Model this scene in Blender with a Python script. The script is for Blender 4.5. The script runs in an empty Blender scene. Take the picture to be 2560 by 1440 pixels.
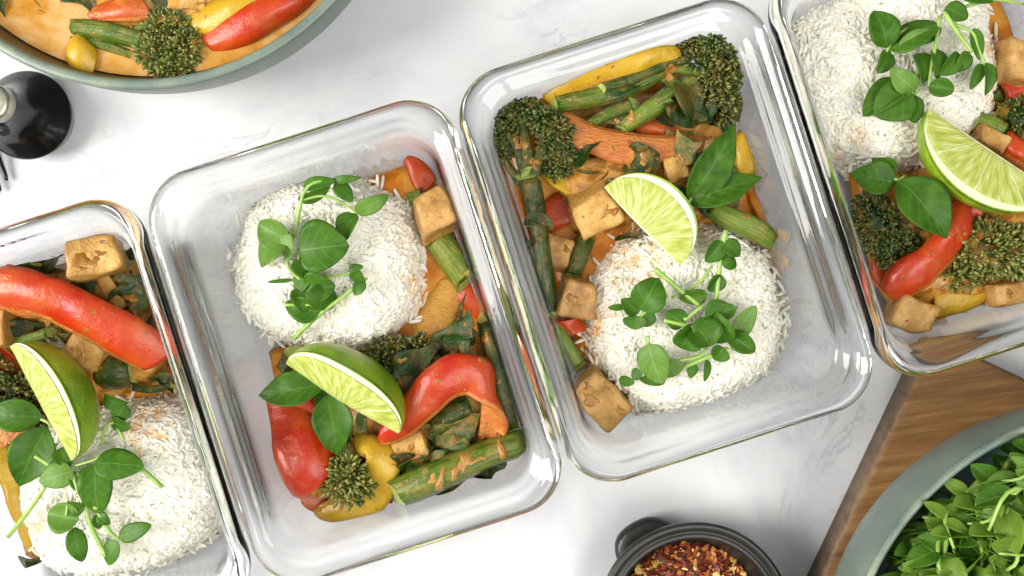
import bpy, math, random
import numpy as np
from mathutils import Vector
S = bpy.context.scene
R = math.radians
# 1 unit = 1 cm (everything is modelled at real size)
S.unit_settings.system = 'METRIC'; S.unit_settings.scale_length = 0.01
# ------------------------------------------------------------------ camera
CAMH = 51.5; RIMZ = 6.5; FW = 47.85
cd = bpy.data.cameras.new('camera'); cam = bpy.data.objects.new('camera', cd); S.collection.objects.link(cam)
cam.location = (0, 0, CAMH); cam.rotation_euler = (0, 0, 0)
cd.sensor_width = 36; cd.lens = 36 * (CAMH - RIMZ) / FW; cd.clip_start = 1; cd.clip_end = 2000
S.camera = cam
# ------------------------------------------------------------------ room light: pale ceiling, dimmer walls, a big window on the left
w = bpy.data.worlds.new('World'); S.world = w; w.use_nodes = True
nt = w.node_tree; nt.nodes.clear()
o = nt.nodes.new('ShaderNodeOutputWorld'); bg = nt.nodes.new('ShaderNodeBackground')
tc = nt.nodes.new('ShaderNodeTexCoord'); sx = nt.nodes.new('ShaderNodeSeparateXYZ'); cr = nt.nodes.new('ShaderNodeValToRGB')
nt.links.new(tc.outputs['Generated'], sx.inputs[0]); nt.links.new(sx.outputs['Z'], cr.inputs[0])
nt.links.new(cr.outputs[0], bg.inputs[0]); nt.links.new(bg.outputs[0], o.inputs[0])
e = cr.color_ramp.elements
e[0].position = 0.0; e[0].color = (.10, .10, .09, 1)
e[1].position = 1.0; e[1].color = (.70, .69, .67, 1)
for p, c in ((.22, (.15, .15, .14, 1)), (.45, (.20, .20, .19, 1)), (.75, (.52, .53, .54, 1))):
    k = e.new(p); k.color = c
bg.inputs[1].default_value = 0.9
def area(name, loc, size, power, col, target=(0, 0, 2)):
    l = bpy.data.lights.new(name, 'AREA'); l.shape = 'RECTANGLE'; l.size, l.size_y = size; l.energy = power; l.color = col
    ob = bpy.data.objects.new(name, l); S.collection.objects.link(ob); ob.location = loc
    ob.rotation_euler = (Vector(target) - Vector(loc)).to_track_quat('-Z', 'Y').to_euler()
    return ob
area('window_light', (-150, -10, 112), (85, 125), 480000, (1, .975, .93))
area('fill_light', (75, -70, 180), (120, 120), 260000, (1, .985, .95))  # added soft fill lamp, high on the right, lifts the shade; no room fixture
S.view_settings.view_transform = 'Standard'; S.view_settings.look = 'None'; S.view_settings.gamma = 1
S.view_settings.exposure = 0.14
S.render.engine = 'CYCLES'
cy = S.cycles
cy.use_denoising = True
try: cy.denoiser = 'OPENIMAGEDENOISE'
except Exception: pass
cy.max_bounces = 26; cy.transmission_bounces = 24; cy.diffuse_bounces = 9; cy.glossy_bounces = 5; cy.transparent_max_bounces = 8
cy.sample_clamp_indirect = 14; cy.blur_glossy = 0.6; cy.caustics_reflective = False; cy.caustics_refractive = True

# ------------------------------------------------------------------ helpers
rnd = random.Random(7)
def K(z): return FW / 2560 * (CAMH - z) / (CAMH - RIMZ)
def P(px, py, z): return np.array([(px - 1280) * K(z), (720 - py) * K(z), z])
def nrm(v):
    v = np.asarray(v, float); return v / max(1e-9, np.linalg.norm(v))
def hexc(h, f=1.0):
    h = h.lstrip('#'); out = []
    for i in (0, 2, 4):
        c = int(h[i:i + 2], 16) / 255; c = c / 12.92 if c <= .04045 else ((c + .055) / 1.055) ** 2.4; out.append(min(1, c * f))
    return (*out, 1)
def wob(V, freq, amp, seed, vec=True):
    r = np.random.RandomState(seed); V = np.asarray(V, float); out = np.zeros((len(V), 3))
    for i in range(6):
        d = r.normal(size=3); d /= np.linalg.norm(d); ph = r.uniform(0, 6.28, 3); f = freq * r.uniform(.6, 1.7)
        s = V @ d * f
        out += np.stack([np.sin(s + ph[0]), np.sin(s * 1.13 + ph[1]), np.sin(s * .91 + ph[2])], 1)
    return out * amp / 2.4
def spline(ctrl, n):
    c = np.asarray(ctrl, float)
    if len(c) == 2: return c[0] + (c[1] - c[0]) * np.linspace(0, 1, n)[:, None]
    seg = np.linalg.norm(np.diff(c[:, :2], axis=0), axis=1) + 1e-6; cum = np.concatenate([[0], np.cumsum(seg)])
    ts = np.linspace(0, cum[-1], n); out = []
    for t in ts:
        i = min(int(np.searchsorted(cum, t, 'right')) - 1, len(c) - 2); f = (t - cum[i]) / seg[i]
        p1, p2 = c[i], c[i + 1]; p0 = c[i - 1] if i > 0 else 2 * p1 - p2; p3 = c[i + 2] if i + 2 < len(c) else 2 * p2 - p1
        out.append(.5 * (2 * p1 + (p2 - p0) * f + (2 * p0 - 5 * p1 + 4 * p2 - p3) * f * f + (3 * p1 - 3 * p2 + p3 - p0) * f ** 3))
    return np.array(out)

# containers: centre (rim plane), angle
ANG = R(17.8)
CH = (7.63, 10.2); CR = 2.45
# inner wall: (height, inset from the outermost edge)
INNER = [(0.50, 3.0), (0.62, 2.38), (1.0, 1.92), (2.0, 1.66), (4.6, 1.26), (5.6, 1.08), (6.5, .95)]
class Cont:
    def __init__(s, px, py, ang=ANG):
        s.c = P(px, py, RIMZ)[:2]; s.a = ang; s.u = np.array([math.cos(ang), math.sin(ang)]); s.v = np.array([-s.u[1], s.u[0]])
CUR = None
def inside(V):
    """keep food inside the inner wall of the current container"""
    if CUR is None: return V
    V = np.array(V, float); zi = np.array([a for a, b in INNER]); di = np.array([b for a, b in INNER])
    V[:, 2] = np.maximum(V[:, 2], .53)
    d = np.interp(V[:, 2], zi, di) + .035
    q = V[:, :2] - CUR.c; x = q @ CUR.u; y = q @ CUR.v
    r = np.maximum(.4, CR - d * .45); hx = CH[0] - d - r; hy = CH[1] - d - r
    ax = np.abs(x) - hx; ay = np.abs(y) - hy
    m = (ax > 0) & (ay > 0); L = np.sqrt(np.maximum(ax, 0) ** 2 + np.maximum(ay, 0) ** 2)
    f = np.where(m & (L > r), r / np.maximum(L, 1e-6), 1)
    ax2 = np.where(m, ax * f, np.minimum(ax, r)); ay2 = np.where(m, ay * f, np.minimum(ay, r))
    x2 = np.sign(x) * (ax2 + hx); y2 = np.sign(y) * (ay2 + hy)
    V[:, :2] = CUR.c + x2[:, None] * CUR.u + y2[:, None] * CUR.v
    return V
def tag(o, label=None, cat=None, group=None, kind=None):
    for k, v in (('label', label), ('category', cat), ('group', group), ('kind', kind)):
        if v: o[k] = v
    return o
def thing(name, loc, label, cat, group=None):
    o = bpy.data.objects.new(name, None); o.empty_display_size = .5; S.collection.objects.link(o); o.location = loc
    return tag(o, label, cat, group)
def mesh(name, V, F, mats, parent=None, smooth=True, mi=None, uv=None, attr=None, clamp=True, recenter=True, flat=None):
    V = np.asarray(V, float)
    if clamp: V = inside(V)
    if parent is not None: org = np.array(parent.location) if parent.parent is None else np.array(parent.location) + np.array(parent.parent.location)
    elif recenter: org = np.array([V[:, 0].mean(), V[:, 1].mean(), V[:, 2].min()])
    else: org = np.zeros(3)
    me = bpy.data.meshes.new(name); me.from_pydata((V - org).tolist(), [], F if isinstance(F, list) else F.tolist())
    if not isinstance(mats, (list, tuple)): mats = [mats]
    for m in mats: me.materials.append(m)
    if mi is not None: me.polygons.foreach_set('material_index', np.asarray(mi, dtype=np.int32))
    me.polygons.foreach_set('use_smooth', [smooth] * len(me.polygons))
    if uv is not None:
        l = me.uv_layers.new(name='uv'); li = np.empty(len(me.loops), dtype=np.int32); me.loops.foreach_get('vertex_index', li)
        l.data.foreach_set('uv', np.asarray(uv, float)[li].ravel())
    for k, a in (attr or {}).items():
        t = me.attributes.new(k, 'FLOAT', 'POINT'); t.data.foreach_set('value', np.asarray(a, dtype=np.float32))
    if flat is not None:
        fs = np.ones(len(me.polygons), bool); fs[flat:] = False; me.polygons.foreach_set('use_smooth', fs)
    me.update()
    o = bpy.data.objects.new(name, me); S.collection.objects.link(o)
    if parent is not None: o.parent = parent
    else: o.location = org
    return o
def gridF(n, m, closed=False, off=0, flip=False):
    F = []
    for i in range(n - 1):
        for j in range(m if closed else m - 1):
            k = (j + 1) % m; q = [off + i * m + j, off + i * m + k, off + (i + 1) * m + k, off + (i + 1) * m + j]
            F.append(q[::-1] if flip else q)
    return F
def frames(Pt, twist=None, up=(0, 0, 1)):
    T = np.gradient(Pt, axis=0); T /= np.linalg.norm(T, axis=1)[:, None] + 1e-9
    Sd = np.cross(T, np.array(up, float)); Sd /= np.linalg.norm(Sd, axis=1)[:, None] + 1e-9; N = np.cross(Sd, T)
    if twist is not None:
        c, s = np.cos(twist)[:, None], np.sin(twist)[:, None]; Sd, N = Sd * c + N * s, N * c - Sd * s
    return T, Sd, N
def sweep(Pt, Sd, N, sec):
    """sec: list (per ring) of (M,2) arrays; closed with end caps -> V, F, ncap"""
    n = len(Pt); M = len(sec[0]); V = np.concatenate([Pt[i] + sec[i][:, :1] * Sd[i] + sec[i][:, 1:] * N[i] for i in range(n)])
    F = gridF(n, M, True); c0 = len(V); V = np.vstack([V, V[:M].mean(0), V[(n - 1) * M:n * M].mean(0)])
    nb = len(F)
    for j in range(M):
        k = (j + 1) % M; F.append([c0, k, j]); F.append([c0 + 1, (n - 1) * M + j, (n - 1) * M + k])
    return V, F, nb
def tube(ctrl, n=12, M=8, rib=0, tail=1.0):
    """ctrl rows (px,py,z,diameter px)"""
    c = spline(ctrl, n); Pt = np.array([P(*r[:3]) for r in c]); rad = np.array([r[3] * K(r[2]) / 2 for r in c])
    T, Sd, N = frames(Pt); th = np.linspace(0, 2 * math.pi, M, endpoint=False)
    sec = [np.stack([np.cos(th), np.sin(th)], 1) * r * (1 + rib * np.cos(5 * th + i * .1))[:, None] for i, r in enumerate(rad)]
    V, F, nb = sweep(Pt, Sd, N, sec)
    if rib: # slanting knife cuts at both ends
        for i0, sg in ((0, 1), (n - 1, -1)):
            for j in range(M): V[i0 * M + j] += sg * T[i0] * sec[i0][j, 1] * .75 + T[i0] * sec[i0][j, 0] * .25
    return V, F, nb
def instances(bv, bf, pos, mat3, vals):
    n = len(pos); V = np.einsum('nij,vj->nvi', mat3, bv) + pos[:, None, :]; nv = len(bv)
    bf = np.array(bf); F = (bf[None] + (np.arange(n) * nv)[:, None, None]).reshape(-1, bf.shape[1])
    return V.reshape(-1, 3), F, np.repeat(vals, nv)
def basis(d, rng):
    d = d / np.linalg.norm(d, axis=1)[:, None]; r = rng.normal(size=d.shape); a = np.cross(d, r); a /= np.linalg.norm(a, axis=1)[:, None]
    b = np.cross(d, a); return np.stack([a, b, d], 2)

# ------------------------------------------------------------------ materials
class M:
    def __init__(s, name):
        s.m = bpy.data.materials.new(name); s.m.use_nodes = True; s.t = s.m.node_tree; s.b = s.t.nodes['Principled BSDF']
        s.tc = s.n('TexCoord')
    def n(s, t, **k):
        x = s.t.nodes.new('ShaderNode' + t)
        for a, v in k.items(): setattr(x, a, v)
        return x
    def l(s, a, b): s.t.links.new(a, b)
    def noise(s, scale, detail=4, rough=.55, vec=None, stretch=None, dist=0):
        x = s.n('TexNoise'); x.inputs['Scale'].default_value = scale; x.inputs['Detail'].default_value = detail
        x.inputs['Roughness'].default_value = rough; x.inputs['Distortion'].default_value = dist; v = vec or s.tc.outputs['Object']
        if stretch:
            mp = s.n('Mapping'); mp.inputs['Scale'].default_value = stretch; s.l(v, mp.inputs[0]); v = mp.outputs[0]
        s.l(v, x.inputs['Vector']); return x.outputs['Fac']
    def ramp(s, fac, stops, interp='LINEAR'):
        x = s.n('ValToRGB'); e = x.color_ramp.elements; x.color_ramp.interpolation = interp
        e[0].position, e[0].color = stops[0][0], stops[0][1]; e[1].position, e[1].color = stops[-1][0], stops[-1][1]
        for p, c in stops[1:-1]: k = e.new(p); k.color = c
        s.l(fac, x.inputs[0]); return x.outputs[0]
    def mask(s, fac, a, b):
        x = s.n('MapRange'); x.inputs[1].default_value = a; x.inputs[2].default_value = b; s.l(fac, x.inputs[0]); return x.outputs[0]
    def mix(s, f, a, b):
        x = s.n('Mix', data_type='RGBA')
        if isinstance(f, (int, float)): x.inputs[0].default_value = f
        else: s.l(f, x.inputs[0])
        for q, i in ((a, 6), (b, 7)):
            if isinstance(q, tuple): x.inputs[i].default_value = q
            else: s.l(q, x.inputs[i])
        return x.outputs[2]
    def math(s, op, a, b=0):
        x = s.n('Math', operation=op)
        for q, i in ((a, 0), (b, 1)):
            if isinstance(q, (int, float)): x.inputs[i].default_value = q
            else: s.l(q, x.inputs[i])
        return x.outputs[0]
    def attr(s, name): x = s.n('Attribute', attribute_name=name); return x.outputs['Fac']
    def col(s, c):
        if isinstance(c, tuple): s.b.inputs['Base Color'].default_value = c
        else: s.l(c, s.b.inputs['Base Color'])
    def rough(s, r):
        if isinstance(r, (int, float)): s.b.inputs['Roughness'].default_value = r
        else: s.l(r, s.b.inputs['Roughness'])
    def bump(s, h, dist=.05, strength=1):
        x = s.n('Bump'); x.inputs['Distance'].default_value = dist; x.inputs['Strength'].default_value = strength; s.l(h, x.inputs['Height'])
        if s.b.inputs['Normal'].is_linked: s.l(s.b.inputs['Normal'].links[0].from_socket, x.inputs['Normal'])
        s.l(x.outputs[0], s.b.inputs['Normal'])
    def set(s, k, v): s.b.inputs[k].default_value = v
SAUCE = hexc('#d99a48'); SAUCE2 = hexc('#c07e2c')
def sauced(m, base, lo=.52, hi=.62, scale=1.3, seed=0, col=None):
    v = m.n('Mapping'); v.inputs['Location'].default_value = (seed * 3.7, seed * 1.3, seed); m.l(m.tc.outputs['Object'], v.inputs[0])
    f = m.math('MAXIMUM', m.mask(m.noise(scale, 7, .66, vec=v.outputs[0]), lo - .03, hi + .10), m.math('MULTIPLY', m.mask(m.noise(scale * .5, 3, .6, vec=v.outputs[0]), .42, .70), .26)); c = m.ramp(m.noise(4, 3), [(.35, SAUCE2), (.65, col or SAUCE)])
    m.bump(f, .05, .8)
    return m.mix(m.math('MULTIPLY', f, .8), base, c)

def mat_marble():
    m = M('marble'); a = m.noise(.035, 5, .6, dist=1.6); b = m.noise(.11, 8, .66, dist=2.4)
    v1 = m.math('ABSOLUTE', m.math('SUBTRACT', b, .5)); v1 = m.mask(v1, .018, 0.0)
    gate = m.mask(m.noise(.075, 3, .5, stretch=(1, 1.4, 1)), .50, .62); v1 = m.math('MULTIPLY', v1, gate)
    v2 = m.math('ABSOLUTE', m.math('SUBTRACT', a, .47)); v2 = m.math('MULTIPLY', m.mask(v2, .07, 0.0), m.mask(m.noise(.09, 3), .40, .66))
    c = m.ramp(m.noise(.06, 4), [(.3, hexc('#d3d4d7')), (.7, hexc('#dededd'))])
    c = m.mix(m.math('MULTIPLY', v2, .45), c, hexc('#a9a9b8')); c = m.mix(m.math('MULTIPLY', v1, .4), c, hexc('#8a8898'))
    sp = m.mask(m.noise(1.1, 2), .74, .80); c = m.mix(m.math('MULTIPLY', sp, .35), c, hexc('#b9b3b0'))
    m.col(c); m.rough(.42); m.set('Specular IOR Level', .35); return m.m
def mat_glass(name, tint, dens):
    m = M(name); t = m.t; t.nodes.remove(m.b); g = m.n('BsdfGlass'); g.inputs['Roughness'].default_value = 0.0; g.inputs['IOR'].default_value = 1.47
    g.inputs['Color'].default_value = (1, 1, 1, 1); out = [n for n in t.nodes if n.type == 'OUTPUT_MATERIAL'][0]
    bp = m.n('Bump'); bp.inputs['Distance'].default_value = .012; bp.inputs['Strength'].default_value = .5
    m.l(m.noise(.6, 2, .4, stretch=(1, 1, .35)), bp.inputs['Height']); m.l(bp.outputs[0], g.inputs['Normal'])
    m.l(g.outputs[0], out.inputs['Surface'])
    a = m.n('VolumeAbsorption'); a.inputs['Color'].default_value = tint; a.inputs['Density'].default_value = dens; m.l(a.outputs[0], out.inputs['Volume'])
    return m.m
def mat_pepper(name, c1, c2, seed, sauce=(.62, .72)):
    m = M(name); c = m.ramp(m.noise(.7, 3), [(.3, c1), (.7, c2)]); c = sauced(m, c, *sauce, 1.1, seed); m.col(c)
    m.rough(.32); m.set('Specular IOR Level', .4); m.bump(m.noise(1.3, 5, .6), .16, .6); m.bump(m.noise(9, 3), .02, .5); m.set('Coat Weight', .12); m.set('Coat Roughness', .12); return m.m
def mat_flesh(name, c1, c2, seed):
    m = M(name); c = m.ramp(m.noise(2.2, 5, stretch=(1, 3, 1)), [(.3, c1), (.7, c2)]); m.col(sauced(m, c, .48, .62, 1.6, seed)); m.rough(.38)
    m.bump(m.noise(3, 5, stretch=(1, 3, 1)), .10, .8); return m.m
def mat_sauce(name, c1, c2, c3, sc=.5, bp=1):
    m = M(name); n = m.noise(sc, 5, .6, dist=.8); c = m.ramp(n, [(.40, c1), (.50, c2), (.60, c3)])
    sp = m.mask(m.noise(7, 2, .5), .70, .74); c = m.mix(m.math('MULTIPLY', sp, .6), c, hexc('#5c3a10')); m.col(c)
    m.rough(m.mask(n, .2, 1.2)); m.bump(m.noise(1.1, 4), .10, .6 * bp); m.bump(m.noise(5, 4), .03, .6 * bp); m.set('Coat Weight', .08); m.set('Coat Roughness', .1); m.set('Specular IOR Level', .3); return m.m
def mat_tofu(name, c1, c2, c3):
    m = M(name); n = m.noise(.9, 6, .62); c = m.ramp(n, [(.36, c3), (.48, c2), (.60, c1)])
    sp = m.mask(m.noise(2.6, 6, .65), .62, .70); c = m.mix(m.math('MULTIPLY', sp, .75), c, hexc('#6b4419'))
    ge = m.n('NewGeometry'); ed = m.math('MULTIPLY', m.mask(m.math('ADD', ge.outputs['Pointiness'], m.math('MULTIPLY', m.noise(2.5, 4), .06)), .545, .62), .65); c = m.mix(ed, c, hexc('#9a6226'))
    m.col(c); m.rough(.42); m.bump(m.noise(1.6, 6, .7), .26, .8); m.bump(m.noise(9, 4, .7), .045, .9); m.set('Coat Weight', .15); m.set('Coat Roughness', .25); return m.m
def mat_stalk(name, c1, c2, seed, lo=.52, hi=.74):
    m = M(name); uv = m.tc.outputs['UV']; n = m.noise(3.0, 4, .6, vec=uv, stretch=(7, .7, 1)); c = m.ramp(n, [(.32, c1), (.66, c2)]); c = m.mix(m.math('MULTIPLY', m.mask(m.noise(.8, 4), .45, .65), .5), c, c1)
    sm = m.math('MULTIPLY', m.mask(m.noise(2.2, 6, .65, vec=uv, stretch=(2.2, 1.6, 1)), lo, hi), .7); m.col(m.mix(sm, sauced(m, c, .58, .72, 2.6, seed, hexc('#c7a05a')), hexc('#b08a48'))); m.rough(.24); m.bump(n, .10, .9); m.bump(m.noise(4, 5), .06, .8); m.set('Specular IOR Level', .35); return m.m
def mat_bud(name, c1, c2, c3):
    m = M(name); r = m.attr('rnd'); c = m.ramp(r, [(0, c1), (.55, c2), (1, c3)]); m.col(sauced(m, c, .60, .68, 1.3, 3, hexc('#b98a45'))); m.rough(.4); m.bump(m.noise(18, 3), .02, .7); return m.m
def mat_wilt(name, c1, c2, seed, lo=.54, hi=.72):
    m = M(name); c = m.ramp(m.noise(1.4, 5, .6), [(.3, c1), (.7, c2)]); u = m.vein(c, hexc('#4f7a35'), .3, 7) if hasattr(m, 'vein') else c
    m.col(sauced(m, c, lo, hi, 1.4, seed, hexc('#c79350'))); m.rough(.2); m.bump(m.noise(2.2, 6, .65), .16, .9); m.set('Specular IOR Level', .4); return m.m
def mat_leaf(name, c1, c2, vein, nv, amt, trans=.25):
    c1, c2, vein = [tuple(x * .86 for x in c[:3]) + (1,) for c in (c1, c2, vein)]
    m = M(name); uv = m.tc.outputs['UV']; sp = m.n('SeparateXYZ'); m.l(uv, sp.inputs[0]); u, v = sp.outputs[0], sp.outputs[1]
    av = m.math('ABSOLUTE', v)
    mid = m.mask(av, .055, .0)
    ph = m.math('SUBTRACT', m.math('MULTIPLY', u, nv), m.math('MULTIPLY', av, 1.6)); ph = m.math('ADD', ph, m.math('MULTIPLY', m.noise(2, 2, vec=uv), .5))
    fr = m.math('ABSOLUTE', m.math('SUBTRACT', m.math('FRACT', ph), .5)); side = m.mask(fr, .07, 0.0)
    vn = m.math('MAXIMUM', mid, m.math('MULTIPLY', side, .6))
    c = m.ramp(m.noise(1.3, 3), [(.3, c1), (.7, c2)]); m.col(m.mix(m.math('MULTIPLY', vn, amt), c, vein)); m.rough(.38); m.set('Specular IOR Level', .2)
    m.bump(vn, .03, -.7); m.bump(m.noise(9, 3), .012, .4)
    tr = m.n('BsdfTranslucent'); tr.inputs[0].default_value = tuple(min(1, x * 1.6) for x in c2[:3]) + (1,); mx = m.n('MixShader'); mx.inputs[0].default_value = trans
    out = [n for n in m.t.nodes if n.type == 'OUTPUT_MATERIAL'][0]; m.l(m.b.outputs[0], mx.inputs[1]); m.l(tr.outputs[0], mx.inputs[2]); m.l(mx.outputs[0], out.inputs[0]); return m.m
def mat_rice():
    m = M('cooked_rice'); r = m.attr('rnd'); c = m.ramp(r, [(0, hexc('#f7f2dc')), (.5, hexc('#fbf8ea')), (1, hexc('#fdfcf5'))])
    st = m.math('MULTIPLY', m.attr('stain'), m.mask(m.noise(1.6, 4), .42, .70)); c = m.mix(st, c, hexc('#e9b05a')); m.col(c); m.rough(.5); m.set('Specular IOR Level', .3)
    tr = m.n('BsdfTranslucent'); tr.inputs[0].default_value = hexc('#f6f0da'); mx = m.n('MixShader'); mx.inputs[0].default_value = .12
    out = [n for n in m.t.nodes if n.type == 'OUTPUT_MATERIAL'][0]; m.l(m.b.outputs[0], mx.inputs[1]); m.l(tr.outputs[0], mx.inputs[2]); m.l(mx.outputs[0], out.inputs[0]); return m.m
def mat_lime_flesh():
    m = M('lime_flesh'); uv = m.tc.outputs['UV']; n = m.noise(1, 3, .5, vec=uv, stretch=(12, 3.2, 1)); n2 = m.noise(1, 3, .6, vec=uv, stretch=(26, 6, 1))
    c = m.ramp(n, [(.32, hexc('#a4b03c', .88)), (.5, hexc('#bcc660', .88)), (.66, hexc('#d4da8c', .88))])
    sp = m.n('SeparateXYZ'); m.l(uv, sp.inputs[0]); wv = m.math('ADD', m.math('MULTIPLY', sp.outputs[0], 1.45), m.math('MULTIPLY', m.noise(3, 2, .5), .12)); fr = m.math('ABSOLUTE', m.math('SUBTRACT', m.math('FRACT', m.math('ADD', wv, .35)), .5)); c = m.mix(m.math('MULTIPLY', m.mask(fr, .03, .005), .75), c, hexc('#e6ebbf', .9)); m.col(c); m.rough(.2); m.bump(n, .08, .8); m.bump(n2, .04, .8)
    m.set('Coat Weight', .25); return m.m
def mat_rind():
    m = M('lime_rind'); c = m.ramp(m.noise(.6, 3), [(.3, hexc('#5f8a16')), (.55, hexc('#85a91f')), (.75, hexc('#a5c03a'))])
    c = m.mix(m.math('MULTIPLY', m.mask(m.noise(7, 2), .60, .72), .5), c, hexc('#bccc4e')); m.col(c); m.rough(.3)
    vo = m.n('TexVoronoi'); vo.inputs['Scale'].default_value = 7; m.l(m.tc.outputs['Object'], vo.inputs['Vector']); m.bump(vo.outputs['Distance'], .03, .6); m.set('Coat Weight', .2); return m.m
def mat_simple(name, c, r, n=None, bump=None, metal=0, coat=0):
    m = M(name)
    if n: c = m.ramp(m.noise(n[0], 4), [(.3, c), (.7, n[1])])
    m.col(c); m.rough(r); m.set('Metallic', metal); m.set('Coat Weight', coat)
    if bump: m.bump(m.noise(bump[0], 4), bump[1], .7)
    return m.m
def mat_stone(name, c1, c2, spk):
    m = M(name); c = m.ramp(m.noise(.5, 4), [(.3, c1), (.7, c2)])
    s1 = m.mask(m.noise(9, 2, .5), .62, .70); c = m.mix(m.math('MULTIPLY', s1, .45), c, spk)
    s2 = m.mask(m.noise(14, 2, .5), .66, .72); c = m.mix(m.math('MULTIPLY', s2, .35), c, hexc('#b7c2b4')); m.col(c); m.rough(.36); m.bump(m.noise(8, 3), .01, .5); return m.m
def mat_wood(name, c1, c2, c3, ang):
    m = M(name); mp = m.n('Mapping'); mp.inputs['Rotation'].default_value = (0, 0, ang); m.l(m.tc.outputs['Object'], mp.inputs[0])
    n = m.noise(1, 6, .62, vec=mp.outputs[0], stretch=(.16, 2.6, 1), dist=.4); n2 = m.noise(1, 4, .7, vec=mp.outputs[0], stretch=(.9, 14, 1))
    c = m.ramp(n, [(.30, c1), (.5, c2), (.70, c3)]); c = m.mix(m.math('MULTIPLY', m.mask(n2, .45, .75), .45), c, c1); m.col(c); m.rough(.5); m.bump(n2, .02, .7); return m.m
MAT = dict(
    marble=mat_marble(), glass=mat_glass('clear_glass', (.82, .93, .84, 1), .045), glassg=mat_glass('green_tinted_glass', (.45, .90, .76, 1), .07),
    red=mat_pepper('red_pepper_skin', hexc('#a81c06'), hexc('#bc400c'), 1), redf=mat_flesh('red_pepper_flesh', hexc('#c45e24', .85), hexc('#d48840', .85), 2),
    redd=mat_pepper('dull_red_pepper_skin', hexc('#b04418'), hexc('#c8642a'), 4, (.50, .62)),
    yel=mat_pepper('yellow_pepper_skin', hexc('#be960c', .95), hexc('#c8a424', .95), 3, (.55, .66)), yelf=mat_flesh('yellow_pepper_flesh', hexc('#cc8e20', .8), hexc('#d8a440', .85), 5),
    sauce=mat_sauce('curry_sauce', hexc('#c0700e'), hexc('#cc801e'), hexc('#d69638')), soup=mat_sauce('coconut_curry', hexc('#b07418'), hexc('#c08c3c'), hexc('#cca062'), .3, .5),
    mush=mat_sauce('curry_sauce_lumps', hexc('#96621c'), hexc('#c2883a'), hexc('#d2a054'), 1.0),
    tofu=mat_tofu('tofu_golden', hexc('#e2b768', .95), hexc('#d4a04e', .92), hexc('#b88434', .9)), tofub=mat_tofu('tofu_browned', hexc('#d8aa66'), hexc('#c6944c'), hexc('#a07034')),
    stalk=mat_stalk('broccolini_stalk', hexc('#2c470c'), hexc('#5d7a22'), 1), stalkd=mat_stalk('broccolini_stalk_dark', hexc('#1a3008'), hexc('#3c5816'), 2, .54, .74), stalkl=mat_stalk('broccolini_stalk_pale', hexc('#4c6a1c'), hexc('#788f34'), 3, .52, .74),
    cut=mat_simple('cut_stalk_end', hexc('#8fa548'), .4, (3, hexc('#b5bd6c')), (6, .03)),
    bud=mat_bud('broccoli_buds', hexc('#1d330a'), hexc('#3d561c'), hexc('#7c8440')), budb=mat_bud('broccoli_buds_bright', hexc('#34450f'), hexc('#66742c'), hexc('#9a9a50')),
    wilt=mat_wilt('wilted_leaf', hexc('#0f2606'), hexc('#274b10'), 1), wilts=mat_wilt('wilted_leaf_sauced', hexc('#27441a'), hexc('#46682c'), 2, .44, .66),
    pea=mat_leaf('pea_shoot_leaf', hexc('#3c6a12'), hexc('#588628'), hexc('#7eaa58'), 5, .7), peal=mat_leaf('pea_shoot_leaf_pale', hexc('#628c30'), hexc('#7fa44c'), hexc('#a2c284'), 5, .7),
    young=mat_leaf('pea_shoot_leaf_young', hexc('#7a9c34'), hexc('#98b84e'), hexc('#b2cc78'), 5, .4, .4),
    basil=mat_leaf('basil_leaf', hexc('#345c10'), hexc('#507c20'), hexc('#6d9a4a'), 6, .5, .18), stem=mat_simple('pea_stem', hexc('#88ad4a'), .35, (2, hexc('#a3c263'))),
    rice=mat_rice(), ricecore=mat_simple('packed_rice', hexc('#f6f1e2'), .6, (3, hexc('#fdfbf4')), (4, .08)), limef=mat_lime_flesh(), rind=mat_rind(), pith=mat_simple('lime_pith', hexc('#eef0cf'), .5, (5, hexc('#dfe6b0')), (8, .02)),
    bowl=mat_stone('sage_stoneware', hexc('#67756c'), hexc('#77847a'), hexc('#4b5f5c')), rim=mat_stone('blue_green_glaze', hexc('#586c66'), hexc('#848e78'), hexc('#345058')),
    bowlbr=mat_stone('curry_stained_glaze', hexc('#6a5f42'), hexc('#7d6238'), hexc('#4a4a3a')),
    bowlin=mat_stone('dark_teal_glaze', hexc('#2c443f'), hexc('#3c554d'), hexc('#1a2c2c')),
    black=mat_simple('black_gloss', (.003, .0035, .004, 1), .14, coat=.15), blackm=mat_simple('black_matte_glaze', hexc('#1b1a19'), .40, (2, hexc('#26241f')), (8, .01)),
    steel=mat_simple('brushed_metal', hexc('#a8a594'), .35, (4, hexc('#c8c5b2')), metal=.9),
    wood=mat_wood('walnut_board', hexc('#624220'), hexc('#876034'), hexc('#9f7846'), R(-8)), woodside=mat_wood('walnut_board_edge', hexc('#4f3c28'), hexc('#6b543c'), hexc('#7d664b'), R(60)),
    flake=None)
def mat_film(name, c, lo, hi):
    m = M(name); m.col(c); m.rough(.25); t = m.n('BsdfTransparent'); mx = m.n('MixShader'); f = m.math('MULTIPLY', m.mask(m.noise(.9, 6, .62), lo, hi), .72); m.l(f, mx.inputs[0])
    out = [n for n in m.t.nodes if n.type == 'OUTPUT_MATERIAL'][0]; m.l(t.outputs[0], mx.inputs[1]); m.l(m.b.outputs[0], mx.inputs[2]); m.l(mx.outputs[0], out.inputs[0]); return m.m
MAT['film'] = mat_film('thin_sauce_film', hexc('#c49c66'), .34, .62); MAT['filmd'] = mat_film('orange_sauce_film', hexc('#c9761e'), .26, .56)
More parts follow.
